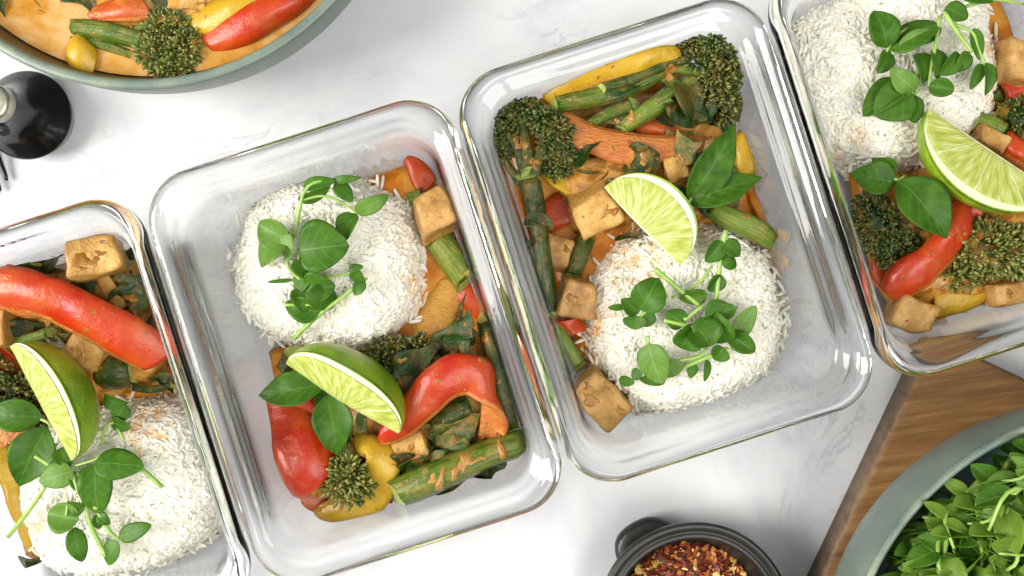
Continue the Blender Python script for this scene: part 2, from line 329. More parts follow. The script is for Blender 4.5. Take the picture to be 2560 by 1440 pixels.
m = M('chilli_flakes'); m.col(m.ramp(m.attr('rnd'), [(0, hexc('#4a180c')), (.35, hexc('#7c2f14')), (.6, hexc('#a5561f')), (.78, hexc('#c98b3a')), (1, hexc('#e9cd7c'))])); m.rough(.4); MAT['flake'] = m.m

# ------------------------------------------------------------------ table
gx = np.array([[-46, -30], [46, -30], [46, 30], [-46, 30]], float)
V = np.array([[x, y, z] for z in (0, -3) for x, y in gx]); 
mesh('marble_table', V, [[0, 1, 2, 3], [7, 6, 5, 4], [0, 4, 5, 1], [1, 5, 6, 2], [2, 6, 7, 3], [3, 7, 4, 0]], MAT['marble'], smooth=False, clamp=False, recenter=False)
tag(bpy.data.objects['marble_table'], 'white marble tabletop with faint grey veins under everything', kind='structure')

# ------------------------------------------------------------------ glass containers
def rrect(hx, hy, r, nc=14, ns=8):
    pts = []
    for k, (sx_, sy_) in enumerate(((1, 1), (-1, 1), (-1, -1), (1, -1))):
        a0 = k * math.pi / 2
        arc = [(sx_ * (hx - r) + r * math.cos(a0 + math.pi / 2 * i / nc), sy_ * (hy - r) + r * math.sin(a0 + math.pi / 2 * i / nc)) for i in range(nc + 1)]
        pts += arc
        nx = ((-1, 1), (-1, -1), (1, -1), (1, 1))[k]; a1 = a0 + math.pi / 2
        q = (nx[0] * (hx - r) + r * math.cos(a1), nx[1] * (hy - r) + r * math.sin(a1)); p = arc[-1]
        for i in range(1, ns): t = i / ns; pts.append((p[0] + (q[0] - p[0]) * t, p[1] + (q[1] - p[1]) * t))
    return np.array(pts)
OUTER = [(7.4, .02), (4.6, .02), (3.3, .02), (3.0, .02), (2.62, .10), (2.18, .34), (1.84, .82), (1.60, 1.6), (1.44, 2.4), (1.28, 3.5), (1.18, 4.2), (1.08, 4.60), (.92, 4.86), (.72, 5.07), (.50, 5.28), (.32, 5.46), (.16, 5.56), (.05, 5.70), (.0, 5.92),
         (.04, 6.2), (.16, 6.40), (.34, 6.49), (.54, 6.46), (.72, 6.32), (.83, 6.08), (.88, 5.86), (.95, 5.72), (1.04, 5.60), (1.12, 5.30), (1.26, 4.6), (1.46, 3.2), (1.66, 2.0), (1.92, 1.0), (2.38, .62), (3.0, .50), (4.6, .47), (7.4, .47)]
def container(c, mat, label, seed):
    prof = spline([(a, b) for a, b in OUTER], 120)
    V = []; L = None
    for d, z in prof:
        r = max(.12, CR - d * .45); ring = rrect(max(.15, CH[0] - d), max(.15, CH[1] - d), min(r, CH[0] - d - .001)); L = len(ring)
        V.append(np.column_stack([ring, np.full(L, z)]))
    V = np.concatenate(V); n = len(prof)
    wv = wob(V * np.array([1, 1, .3]), .9, .018, seed); inner = (V[:, 2] < 5.2)[:, None]; V = V + wv * inner * np.array([1, 1, .15])
    F = gridF(n, L, True, flip=False)
    c0 = len(V); V = np.vstack([V, [0, 0, prof[0][1]], [0, 0, prof[-1][1]]])
    for j in range(L):
        k = (j + 1) % L; F.append([c0, k, j]); F.append([c0 + 1, (n - 1) * L + j, (n - 1) * L + k])
    W = V.copy(); W[:, 0] = c.c[0] + V[:, 0] * c.u[0] + V[:, 1] * c.v[0]; W[:, 1] = c.c[1] + V[:, 0] * c.u[1] + V[:, 1] * c.v[1]; W[:, 2] += .012
    o = mesh('glass_container', W, F, mat, clamp=False); bm = __import__('bmesh').new(); bm.from_mesh(o.data); __import__('bmesh').ops.recalc_face_normals(bm, faces=bm.faces); bm.to_mesh(o.data); bm.free()
    return tag(o, label, 'container', 'glass meal prep containers in a row')
C1, C2, C3, C4 = Cont(98, 1106), Cont(885, 855), Cont(1667, 600), Cont(2449, 334)
container(C1, MAT['glassg'], 'glass meal container cut off at the lower left, beside the rice with the leftmost lime', 1)
container(C2, MAT['glass'], 'glass meal container left of centre with rice at its top left and empty floor beside', 2)
g3 = container(C3, MAT['glassg'], 'glass meal container right of centre with rice at the bottom and broccolini at top', 3)
container(C4, MAT['glass'], 'glass meal container cut off at the upper right, above the wooden board', 4)

# ------------------------------------------------------------------ generators of food
GR = {}
def centre(ctrl):
    q = ctrl[len(ctrl) // 2]; p = P(*q[:3]); return (p[0], p[1], max(.5, p[2] - .8))
def pepper(label, ctrl, col='red', name='pepper_slice', crown=.24, th=.40, n=26, taper=.07, seed=1, cat='pepper slice'):
    """ctrl rows: px,py,z,width px,twist deg"""
    c = spline(ctrl, n); Pt = np.array([P(*r[:3]) for r in c]); W = np.array([r[3] * K(r[2]) for r in c]); T, Sd, N = frames(Pt, np.radians(c[:, 4]))
    skin, fl = {'red': ('red', 'redf'), 'redd': ('redd', 'redf'), 'yel': ('yel', 'yelf'), 'fl': ('redf', 'redf'), 'yf': ('yelf', 'yelf')}[col]
    s = np.linspace(-1, 1, 11); t = np.linspace(0, 1, n); tp = np.clip(np.minimum(t, 1 - t) / taper, 0, 1) ** .5 * .12 + .88
    rr = np.random.RandomState(seed); ph = rr.uniform(0, 6, 4)
    W = W * tp * (1 + .05 * np.sin(t * 7 + ph[0])); CRN = crown * (1 + .25 * np.sin(t * 5 + ph[1])) * (.5 + .5 * tp)
    edge = np.sqrt(np.clip(1 - np.abs(s) ** 14, 0, 1)) * .85 + .15
    def sec(i, o0, o1, wf):
        a = s * W[i] / 2; b = CRN[i] * (1 - np.abs(s) ** 2.8 - .10 * np.sin(s * 3 + ph[2]) * (1 - s * s)) * (W[i] / 1.6) ** .5
        top = np.stack([a * wf, b + o0 * edge], 1); bot = np.stack([a * wf * .99, b + o1 * edge - .01], 1)[::-1]; return np.vstack([top, bot])
    root = thing(name, centre(ctrl), label, cat, GR.get('pepper'))
    cut = rr.uniform(.25, .6, 2) * rr.choice([-1, 1], 2); ew = np.stack([np.clip(1 - t / .25, 0, 1), np.clip(1 - (1 - t) / .25, 0, 1)], 1) @ cut
    def body(o0, o1, wf):
        secs = [sec(i, o0, o1, wf) for i in range(n)]; V, F, nb = sweep(Pt, Sd, N, secs); k = len(secs[0])
        sh = np.concatenate([secs[i][:, 0] * ew[i] for i in range(n)]); V[:n * k] += np.repeat(T, k, 0) * sh[:, None]
        return V + wob(V, .9, .12, seed) + wob(V, 2.6, .05, seed + 1), F, nb
    V, F, nb = body(.05, -.07, .985); V2, F2, nb2 = body(-.03, -th, 1.0); V2[:-2] += np.repeat(Sd * W[:, None] * .035 * (1 if seed % 2 else -1), (len(V2) - 2) // n, 0)
    mesh('skin', V, F, MAT[skin], root, flat=nb); mesh('flesh', V2, F2, MAT[fl], root, flat=nb2); return root
def stalk_mesh(name, ctrl, mat, parent, n=16, M_=14, seed=1):
    V, F, nb = tube(ctrl, n, M_, .06); uv = np.zeros((len(V), 2)); k = np.arange(n * M_); uv[:n * M_, 0] = (k % M_) / M_; uv[:n * M_, 1] = (k // M_) / n
    V[:n * M_] += wob(V[:n * M_], 1.2, .05, seed)
    mi = [0] * nb + [1] * (len(F) - nb); return mesh(name, V, F, [MAT[mat], MAT['cut']], parent, uv=uv, mi=mi, flat=nb)
def stalk(label, ctrl, mat='stalk', seed=1, name='broccolini_stalk', side=None):
    root = thing(name, centre(ctrl), label, 'broccolini stalk')
    stalk_mesh('stem', ctrl, mat, root, seed=seed)
    for s_ in side or []: stalk_mesh('side_shoot', s_, mat, root, 10, 8, seed + 1)
    return root
BUDV = np.array([[.55 * math.cos(a) * r, .55 * math.sin(a) * r, z] for r, z in ((.45, 0), (1.0, .5), (.72, .9)) for a in np.linspace(0, 2 * math.pi, 5, endpoint=False)] + [[0, 0, 1.12]])
BUDF = [[i * 5 + j, i * 5 + (j + 1) % 5, (i + 1) * 5 + (j + 1) % 5, (i + 1) * 5 + j] for i in range(2) for j in range(5)] + [[10 + j, 10 + (j + 1) % 5, 15, 15] for j in range(5)]
BUDF4 = BUDF[:10]; BUDT = [[10 + j, 10 + (j + 1) % 5, 15] for j in range(5)]
def tri(F): 
    out = []
    for f in F:
        if f[2] == f[3]: out.append(f[:3])
        else: out += [[f[0], f[1], f[2]], [f[0], f[2], f[3]]]
    return out
BUDT = tri(BUDF)
def floret(ctrl, parent, mat='bud', n=420, seed=1, size=.17, name='floret', core=True):
    """ctrl rows px,py,z,rx px,ry px,rz cm: lobes"""
    r = np.random.RandomState(seed); pos = []; dr = []; tot = sum(q[3] * q[4] for q in ctrl)
    for q in ctrl:
        k = max(30, int(1.9 * n * q[3] * q[4] / tot)); c = P(*q[:3]); e = np.array([q[3] * K(q[2]), q[4] * K(q[2]), q[5]])
        d = r.normal(size=(k, 3)); d[:, 2] = np.abs(d[:, 2]) * 1.0 - .25; d /= np.linalg.norm(d, axis=1)[:, None]
        # clumps: pull the radius in between small heads
        f = r.normal(size=(14, 3)); f[:, 2] = np.abs(f[:, 2]); f /= np.linalg.norm(f, axis=1)[:, None]; near = (d @ f.T).max(1); rad = .55 + .52 * np.clip((near - .70) / .26, 0, 1) + r.uniform(-.1, .06, k)
        pos.append(c + d * e * rad[:, None]); near_i = (d @ f.T).argmax(1); dr.append(d * .8 + (d - f[near_i] * .6) * .9 + r.normal(size=(k, 3)) * .28)
    pos = np.concatenate(pos); dr = np.concatenate(dr); B = basis(dr, r); sc = r.uniform(.7, 1.35, len(pos)) * size * .95
    B = B * np.stack([sc * .8, sc * .8, sc * r.uniform(1.0, 2.1, len(pos))], 1)[:, None, :]
    V, F, a = instances(BUDV, BUDT, pos, B, r.uniform(0, 1, len(pos)))
    o = mesh(name, V, F, MAT[mat], parent, attr={'rnd': a})
    if core:
        Vc = []; Fc = []
        for q in ctrl:
            c = P(*q[:3]); e = np.array([q[3] * K(q[2]), q[4] * K(q[2]), q[5]]) * .60; nn, mm = 7, 12; off = len(Vc)
            for i in range(nn):
                a_ = math.pi * (i + .5) / nn
                for j in range(mm): b_ = 2 * math.pi * j / mm; Vc.append(c + e * np.array([math.sin(a_) * math.cos(b_), math.sin(a_) * math.sin(b_), math.cos(a_)]))
            Fc += gridF(nn, mm, True, off, True)
        mesh('floret_core', np.array(Vc), Fc, MAT['wilt'], parent)
    return o
def leaf_geo(b, t, wd, shape='pea', roll=0, bend=.12, cup=.25, crumple=0., seed=1, nu=15, nv=9, quilt=0.):
    b, t = np.asarray(b, float), np.asarray(t, float); T = t - b; L = np.linalg.norm(T); T = T / L
    Sd = np.cross(T, [0, 0, 1.]); Sd = nrm(Sd) if np.linalg.norm(Sd) > .05 else np.array([1., 0, 0]); N = np.cross(Sd, T); a = R(roll); Sd, N = Sd * math.cos(a) + N * math.sin(a), N * math.cos(a) - Sd * math.sin(a)
    u = np.linspace(0, 1, nu); v = np.linspace(-1, 1, nv)
    hw = {'pea': np.sin(math.pi * u ** .72) ** .62, 'basil': np.sin(math.pi * u ** .78) ** .95, 'spin': np.sin(math.pi * u ** .6) ** .7, 'slim': np.sin(math.pi * u ** .9) ** 1.1}[shape]
    hw[0] = .03; hw[-1] = .02
    U, Vv = np.meshgrid(u, v, indexing='ij'); H = hw[:, None] * wd / 2
    pos = b + T * (U * L)[..., None] + Sd * (Vv * H)[..., None]
    rs = np.random.RandomState(seed); as_ = rs.uniform(-.08, .08)
    up = bend * L * 4 * U * (1 - U) + cup * np.abs(Vv) ** 1.6 * H + quilt * np.abs(np.sin(math.pi * (U * 6 - np.abs(Vv) * 1.6))) * (1 - np.abs(Vv)) * 1.0 + as_ * wd * Vv * H
    pos = pos + N * up[..., None]
    top = pos.reshape(-1, 3)
    if crumple: top = top + wob(top, 2.4, crumple, seed) + wob(top, 5.0, crumple * .35, seed + 9)
    else: top = top + wob(top, 2.2, .035, seed)
    bot = top - N * .03; V = np.vstack([top, bot]); n = nu * nv; F = gridF(nu, nv, False, 0, False) + gridF(nu, nv, False, n, True)
    for i in range(nu - 1):
        for j in (0, nv - 1):
            q = [i * nv + j, (i + 1) * nv + j, n + (i + 1) * nv + j, n + i * nv + j]; F.append(q if j == 0 else q[::-1])
    uv = np.stack([U.ravel(), Vv.ravel()], 1); return V, F, np.vstack([uv, uv])
def leaf(parent, b, t, wpx, mat='pea', shape='pea', name='leaf', **k):
    """b,t: (px,py,z)"""
    V, F, uv = leaf_geo(P(*b), P(*t), wpx * K(b[2]), shape, **k); return mesh(name, V, F, MAT[mat], parent, uv=uv)
def wilted(label, pieces, mat='wilt', name='wilted_leaf', cat='wilted leaf', crumple=.27):
    """pieces: list of (b,t,wpx,roll)"""
    c = P(*pieces[0][0]); root = None
    if len(pieces) == 1:
        b, t, w_, r_ = pieces[0]; V, F, uv = leaf_geo(P(*b), P(*t), w_ * K(b[2]), 'spin', r_, .2, .4, crumple, int(b[0] * 7 + b[1]) % 9999, 18, 11); return tag(mesh(name, V, F, MAT[mat], None, uv=uv), label, cat)
    root = thing(name, (c[0], c[1], max(.5, c[2] - .5)), label, cat)
    for b, t, w_, r_ in pieces:
        V, F, uv = leaf_geo(P(*b), P(*t), w_ * K(b[2]), 'spin', r_, .2, .4, crumple, int(b[0] * 7 + b[1]) % 9999, 18, 11); mesh('leaf_lobe', V, F, MAT[mat], root, uv=uv)
    return root
def tofu(label, px, py, z, w_, d_, h_, rz, rx=0, ry=0, mat='tofu', seed=1):
    n = 13; k = K(z); hx, hy, hz = w_ * k / 2.12, d_ * k / 2.12, h_ * k / 2.12; V = []; F = []
    g = np.linspace(-1, 1, n)
    for ax in range(3):
        for sg in (-1, 1):
            off = len(V)
            for i in g:
                for j in g: q = [0, 0, 0]; q[ax] = sg; q[(ax + 1) % 3] = i; q[(ax + 2) % 3] = j; V.append(q)
            F += gridF(n, n, False, off, sg > 0)
    V = np.array(V, float); rr = .13
    In = np.clip(V, -1 + rr, 1 - rr); D = V - In; L = np.linalg.norm(D, axis=1)[:, None]; V = np.where(L > 0, In + D / np.maximum(L, 1e-6) * rr, V)
    rs = np.random.RandomState(seed); V = V * [hx, hy, hz]; V[:, 0] *= 1 + .10 * rs.uniform(-1, 1) * V[:, 1] / hy; V[:, 1] *= 1 + .12 * rs.uniform(-1, 1) * V[:, 2] / hz; V = V + wob(V, 1.5, .11, seed) * (1 + .5 * (np.prod(np.abs(V) / [hx, hy, hz], axis=1) > .5))[:, None] + wob(V, 5, .035, seed + 1)
    from mathutils import Euler
    Mx = np.array(Euler((R(rx), R(ry), R(rz))).to_matrix()); V = V @ Mx.T + P(px, py, z)
    o = mesh('tofu_cube', V, F, MAT[mat]); import bmesh
    bm = bmesh.new(); bm.from_mesh(o.data); bmesh.ops.remove_doubles(bm, verts=bm.verts, dist=.002); bmesh.ops.recalc_face_normals(bm, faces=bm.faces); bm.to_mesh(o.data); bm.free()
    return tag(o, label, 'tofu cube')
def lime(label, a, b, face, wedge=62, rad=2.45, seed=1, bulge=0.):
    """a,b tips (px,py,z); face: direction (x,y,z) of the visible cut face away from the core; the rind continues below it"""
    A0, B0 = P(*a), P(*b); C = (A0 + B0) / 2; A = B0 - A0; al = np.linalg.norm(A) / 2; A = A / (2 * al); D1 = np.array(face, float); D1 = nrm(D1 - A * (D1 @ A))
    Q = np.cross(A, D1)
    if (math.cos(R(wedge)) * D1 + math.sin(R(wedge)) * Q)[2] > (math.cos(R(wedge)) * D1 - math.sin(R(wedge)) * Q)[2]: Q = -Q
    root = thing('lime_wedge', tuple(C - np.array([0, 0, 1.2])), label, 'lime wedge')
    D = lambda th: math.cos(th) * D1 + math.sin(th) * Q
    ns, nt_ = 34, 16; s = np.linspace(0, math.pi, ns); W = R(wedge)
    def prof(s_): return -al * math.cos(s_), rad * math.sin(s_) ** .92
    def pt(s_, th, r_, off=0.):
        x, y = prof(s_); return C + A * x * (1 if r_ <= 1 else 1) + D(th) * y * r_ - D1 * bulge * math.sin(s_) * (1 - r_) + off
    def shell(r0, r1):
        V = [pt(q, th, r0) for q in s for th in np.linspace(0, W, nt_)] + [pt(q, th, r1) for q in s for th in np.linspace(0, W, nt_)]
        n = ns * nt_; F = gridF(ns, nt_, False, 0) + gridF(ns, nt_, False, n, True)
        for i in range(ns - 1):
            for j in (0, nt_ - 1): qd = [i * nt_ + j, (i + 1) * nt_ + j, n + (i + 1) * nt_ + j, n + i * nt_ + j]; F.append(qd[::-1] if j == 0 else qd)
        return np.array(V), F
    V, F = shell(1.0, .955); V = V + wob(V, 1.0, .03, seed); mesh('rind', V, F, MAT['rind'], root, clamp=False)
    # pith: white body filling the wedge
    nr = 6; V = []; F = []
    for th, fl in ((0, False), (W, True)):
        off = len(V); V += [pt(q, th, r_) for q in s for r_ in np.linspace(0, .965, nr)]; F += gridF(ns, nr, False, off, fl)
    V = np.array(V) + wob(V, 1.0, .03, seed); mesh('pith', V, F, MAT['pith'], root, clamp=False)
    # flesh plates on both cut faces, vesicles as relief
    for th, nn in ((0, nrm(np.cross(A, D1)) * (-1 if np.dot(np.cross(A, D1), Q) > 0 else 1)), (W, None)):
        if nn is None: nn = nrm(np.cross(A, D(W))); nn = nn if nn @ D1 < 0 else -nn
        nr = 14; n2 = 60; s2 = np.linspace(.10, math.pi - .10, n2); rs = np.random.RandomState(seed); V = []; uv = []
        for q in s2:
            for r_ in np.linspace(.03, .82, nr):
                e_ = min(1, min(r_ - .02, .84 - r_) / .08, (q - .06) / .15, (math.pi - .06 - q) / .15)
                x, y = prof(q); phi = math.atan2(x / al, max(.15, y * r_ / rad + .25)); rl = math.hypot(x / al, y * r_ / rad)
                h = .02 + .07 * max(0, e_) ** .5 + .010 * math.sin(phi * 31 + rl * 5 + rs.uniform(-.6, .6))
                V.append(pt(q, th, r_) + nn * h); uv.append((phi, rl))
        V = np.array(V) + wob(V, 1.0, .03, seed); mesh('pulp', V, gridF(n2, nr), MAT['limef'], root, uv=uv, clamp=False)
    return root
# rice
th_ = np.linspace(0, 2 * math.pi, 6, endpoint=False)
GV = []; 
for t_, r_ in ((-.5, .35), (-.34, .86), (0, 1.0), (.34, .84), (.5, .3)):
    for a_ in th_: GV.append([r_ * math.cos(a_) + .55 * (t_ * t_ - .1), r_ * math.sin(a_), t_])
GV = np.array(GV); GF = tri([f for f in gridF(5, 6, True)] + [[0, 5, 4, 3], [0, 3, 2, 1], [24, 25, 26, 27], [24, 27, 28, 29]])
def rice(label, px, py, rx, ry, h, ztop, rot=0, n=3600, stains=(), seed=1, sq=2.3, loose=120):
    """dome of grains; centre given at its mid height"""
    r = np.random.RandomState(seed); zm = .55; c = P(px, py, zm + h * .35); ex, ey = rx * K(2), ry * K(2); ca, sa = math.cos(rot), math.sin(rot)
    def dome(uu, vv):
        rr_ = (np.abs(uu) ** sq + np.abs(vv) ** sq) ** (1 / sq); z = zm + h * np.clip(1 - rr_ ** 4.4, 0, 1) ** .55; return z
    # sample surface with more grains on the steep flank
    U = r.uniform(-1.05, 1.05, (n * 3, 2)); rr_ = (np.abs(U[:, 0]) ** sq + np.abs(U[:, 1]) ** sq) ** (1 / sq); keep = (rr_ < 1.03) & (r.uniform(0, 1, len(U)) < .45 + .55 * rr_ ** 4); U = U[keep][:n]; rr_ = rr_[keep][:n]
    z = dome(U[:, 0], U[:, 1]); flank = rr_ > .9; z = np.where(flank, zm + (z - zm) * r.uniform(.1, 1, len(z)), z); z = z + r.uniform(-.09, .07, len(z)) + .10 * np.sin(U[:, 0] * 9 + seed) * np.sin(U[:, 1] * 8)
    an_ = np.arctan2(U[:, 1], U[:, 0]); jg = 1 + rr_ ** 4 * (.025 * np.sin(an_ * 5 + seed) + .02 * np.sin(an_ * 11 + seed * 2) + r.uniform(-.01, .035, len(U)))
    lx, ly = U[:, 0] * ex * jg, U[:, 1] * ey * jg; pos = np.stack([c[0] + lx * ca - ly * sa, c[1] + lx * sa + ly * ca, z], 1)
    # surface normal -> tangent grains with some sticking out
    nrm_ = np.stack([np.sign(U[:, 0]) * np.abs(U[:, 0]) ** (sq - 1) * rr_ ** 4 * 2.8, np.sign(U[:, 1]) * np.abs(U[:, 1]) ** (sq - 1) * rr_ ** 4 * 2.8, np.ones(len(U))], 1); nx = nrm_[:, 0] * ca - nrm_[:, 1] * sa; ny = nrm_[:, 0] * sa + nrm_[:, 1] * ca; nrm_ = np.stack([nx, ny, nrm_[:, 2]], 1); nrm_ /= np.linalg.norm(nrm_, axis=1)[:, None]
    rv = r.normal(size=nrm_.shape); d = rv - nrm_ * (rv * nrm_).sum(1)[:, None]; d /= np.linalg.norm(d, axis=1)[:, None]; d = d + nrm_ * r.normal(0, .22, len(d))[:, None]
    # loose grains round the foot
    a = r.uniform(0, 2 * math.pi, loose); q = r.uniform(.98, 1.10, loose); lx = np.cos(a) * ex * q; ly = np.sin(a) * ey * q; p2 = np.stack([c[0] + lx * ca - ly * sa, c[1] + lx * sa + ly * ca, r.uniform(.65, 1.7, loose)], 1); d2 = r.normal(size=(loose, 3)) * [1, 1, .2]
    pos = np.vstack([pos, p2]); d = np.vstack([d, d2]); N_ = len(pos); B = basis(d, r)
    ln = r.uniform(.55, .95, N_); wd = r.uniform(.086, .118, N_); B = B * np.stack([wd, wd, ln], 1)[:, None, :]; B2 = B.copy()
    V, F, val = instances(GV, GF, pos, B2, r.uniform(0, 1, N_)); st = np.zeros(len(V))
    for (sx_, sy_, sr) in stains:
        s0 = P(sx_, sy_, h * .8); dd = np.hypot(V[:, 0] - s0[0], V[:, 1] - s0[1]) / (sr * K(h)); st = np.maximum(st, np.clip(1.3 - dd, 0, 1))
    o = mesh('rice_mound', V, F, MAT['rice'], attr={'rnd': val, 'stain': st}); tag(o, label, 'rice', kind='stuff')
    # packed body under the grains
    nn = 24; mm = 40; Vb = []
    for i in range(nn):
        q = (i + .0) / (nn - 1)
        for j in range(mm):
            a = 2 * math.pi * j / mm; cu, cv = math.cos(a), math.sin(a); s_ = (abs(cu) ** sq + abs(cv) ** sq) ** (1 / sq); uu, vv = cu / s_ * q * .97, cv / s_ * q * .97; lx, ly = uu * ex, vv * ey
            Vb.append([c[0] + lx * ca - ly * sa, c[1] + lx * sa + ly * ca, float(dome(np.array([uu]), np.array([vv]))[0]) - .07])
    Vb = inside(np.array(Vb)); k0 = np.full(len(Vb), .3); ob = mesh('packed_core', Vb, gridF(nn, mm, True), MAT['ricecore'], o, attr={'rnd': k0, 'stain': k0 * 0}); ob['kind'] = 'stuff'
    return o
def sauce(label, pts, z, mat='sauce', thick=.5, name='curry_sauce', n=90, rings=16, lump=.05, seed=1, zmap=None, cen=None):
    c = np.array([[*p] for p in pts], float); c = np.vstack([c, c[:1]]); b = spline(c, n + 1)[:-1]; cen = np.array(cen) if cen else c[:-1].mean(0); V = []
    for i in range(rings):
        f = 1 - i / rings
        for j in range(n):
            q = cen + (b[j] - cen) * f; h = thick * min(1, (1 - f) * 5 + .08) ** .5; V.append(P(q[0], q[1], z + h))
    V.append(P(cen[0], cen[1], z + thick)); V = np.array(V)
    V[:, 2] += wob(V, 1.1, lump, seed)[:, 2] * np.clip((V[:, 2] - z) / thick, 0, 1) + wob(V, 3.0, lump * .5, seed + 3)[:, 2] * np.clip((V[:, 2] - z) / thick, 0, 1)
    F = gridF(rings, n, True); k = len(V) - 1
    for j in range(n): F.append([(rings - 1) * n + j, (rings - 1) * n + (j + 1) % n, k])
    # base ring closes the body
    nb = len(V); low = V[:n].copy(); low[:, 2] = .54 if CUR else z - .1; V = np.vstack([V, low])
    for j in range(n): F.append([j, nb + j, nb + (j + 1) % n, (j + 1) % n])
    o = mesh(name, V, F, MAT[mat]); return tag(o, label, 'sauce', kind='stuff')
def sprig(label, stems, leaves, group=None, name='pea_shoot', cat='pea shoot', mat='pea'):
    """stems: list of ctrl rows (px,py,z,diam); leaves (bx,by,bz,tx,ty,tz,w,roll,mat)"""
    q = stems[0][len(stems[0]) // 2] if stems else leaves[0]; p = P(*q[:3]); root = thing(name, (p[0], p[1], p[2] - .3), label, cat, group)
    for s_ in stems:
        V, F, nb = tube(s_, 14, 7); mesh('stem', V, F, MAT['stem'], root)
    for i, l in enumerate(leaves):
        bx, by, bz, tx, ty, tz, w_, ro = l[:8]; mt = l[8] if len(l) > 8 else mat
        leaf(root, (bx, by, bz), (tx, ty, tz), w_, mt, 'pea', roll=ro + rnd.uniform(-22, 22), bend=rnd.uniform(.0, .26), cup=rnd.uniform(-.1, .5), seed=int(bx * 3 + by) + i)
    return root
def basil(label, leaves, stem=None):
    l0 = leaves[0]; p = P(*l0[:3]); root = thing('basil_sprig', (p[0], p[1], p[2] - .4), label, 'basil')
    for i, l in enumerate(leaves):
        bx, by, bz, tx, ty, tz, w_, ro = l[:8]; leaf(root, (bx, by, bz), (tx, ty, tz), w_, 'basil', 'basil', roll=ro, bend=.12, cup=.30, quilt=.05, seed=int(bx + by) + i, nu=30, nv=15)
    if stem: V, F, nb = tube(stem, 10, 7); mesh('stem', V, F, MAT['stem'], root)
    return root
def broccolini(label, stem, florets, branches=(), leaves=(), mat='stalk', bud='bud', n=600, seed=1, size=.17):
    root = thing('broccolini', centre(stem), label, 'broccolini'); stalk_mesh('stalk', stem, mat, root, 22, 16, seed)
    for b in branches: stalk_mesh('branch', b, mat, root, 10, 8, seed)
    for i, f in enumerate(florets): floret(f, root, bud, n // len(florets), seed + i * 5, size)
    for (b, t, w_, r_) in leaves:
        V, F, uv = leaf_geo(P(*b), P(*t), w_ * K(b[2]), 'spin', r_, .15, .35, .16, int(b[0] + b[1]), 18, 11); mesh('leaf', V, F, MAT['wilt'], root, uv=uv)
    return root
#@@FOOD
# ================================================================== container 2 (left of centre)
CUR = C2
sauce('orange curry sauce pooled along the right side of the left-centre container', [(880, 430), (960, 398), (1040, 374), (1105, 392), (1150, 520), (1200, 660), (1260, 850), (1320, 1010), (1338, 1110), (1280, 1165), (1150, 1200), (1000, 1230), (830, 1290), (730, 1260), (690, 1050), (655, 900), (720, 860), (900, 800), (1000, 700), (980, 560)], .52, thick=.95, cen=(1060, 900), seed=3)
sauce('lumpy sauced vegetable bed under the peppers of the left-centre container', [(700, 930), (850, 880), (1000, 850), (1120, 800), (1210, 830), (1275, 1000), (1310, 1090), (1200, 1180), (1050, 1215), (880, 1250), (750, 1240), (705, 1080)], .7, 'mush', 1.7, name='vegetable_bed', lump=.22, seed=5, cen=(1000, 1040))
rice('oval mound of white rice with pea shoots in the left-centre container', 826, 662, 243, 222, 3.2, 4, R(-10), 5200, [(1060, 700, 60), (1050, 820, 60), (640, 890, 40)], 2)
pepper('short red pepper strip in sauce above the browned tofu cube', [(1018, 388, 1.5, 50, 10), (1040, 430, 1.6, 62, 10), (1066, 478, 1.5, 62, 10)], seed=2)
tofu('browned tofu cube with dark spots at the right edge of the first full rice mound', 1088, 535, 2.9, 98, 108, 95, 22, -8, 10, 'tofub', 3)
stalk('pale cut broccolini stalk just below the browned tofu cube', [(1092, 590, 2.0, 66), (1130, 640, 2.1, 74), (1175, 700, 1.9, 80)], 'stalkl', 4)
stalk('tiny green stalk stub peeking out above the browned tofu cube', [(1022, 500, 1.6, 36), (1065, 482, 1.7, 42)], 'stalkl', 5)
pepper('small red pepper strip against the glass below the pale stalk', [(1150, 700, 1.5, 54, -10), (1180, 745, 1.7, 58, -10), (1215, 790, 1.5, 52, -10)], seed=4)
pepper('translucent orange pepper piece beside the rice, above the upright stalks', [(1060, 850, 1.4, 90, 10), (1095, 775, 1.5, 96, 10), (1135, 700, 1.3, 70, 0)], 'yf', seed=6)
stalk('thick dark upright stalk pressed against the right glass wall', [(1215, 790, 2.6, 54), (1240, 890, 2.9, 60), (1262, 1000, 2.6, 56), (1280, 1080, 2.2, 46)], 'stalkd', 6, side=[[(1250, 850, 2.6, 40), (1275, 960, 2.5, 38), (1285, 1060, 2.2, 30)]])
wilted('curled green leaf cup between rice and the thick upright stalk', [((1130, 900, 2.7), (1170, 780, 3.2), 95, 20), ((1180, 880, 2.6), (1120, 840, 3.1), 80, -30), ((1200, 850, 2.5), (1160, 740, 2.7), 50, 40)])
r_ = thing('broccolini', tuple(P(1000, 900, 1.5)), 'dark floret head poking out above the folded red pepper', 'broccolini'); floret([(975, 890, 2.7, 45, 42, .8), (1040, 880, 2.6, 38, 36, .7)], r_, n=380, seed=8)
wilted('dark wilted leaf between the lime wedge and the folded red pepper', [((1000, 975, 2.7), (1090, 860, 3.2), 110, 0), ((960, 960, 2.7), (1010, 890, 3.0), 70, 30)])
pepper('whole red pepper slice bulging at the left wall under the basil', [(705, 985, 1.8, 100, -20), (728, 1060, 2.3, 140, -20), (760, 1135, 2.9, 172, -15), (795, 1205, 2.6, 140, -15)], crown=.75, seed=7, th=.5)
pepper('upper lobe of red pepper tucked under the left basil leaf', [(688, 1020, 1.7, 90, -10), (735, 1010, 2.3, 110, -5), (790, 1030, 2.0, 90, 0)], crown=.45, seed=17)
pepper('red and orange pepper end under the bulging red slice', [(735, 1205, 1.3, 60, -30), (760, 1250, 1.4, 80, -20), (820, 1250, 1.4, 60, 0)], 'redd', seed=8)
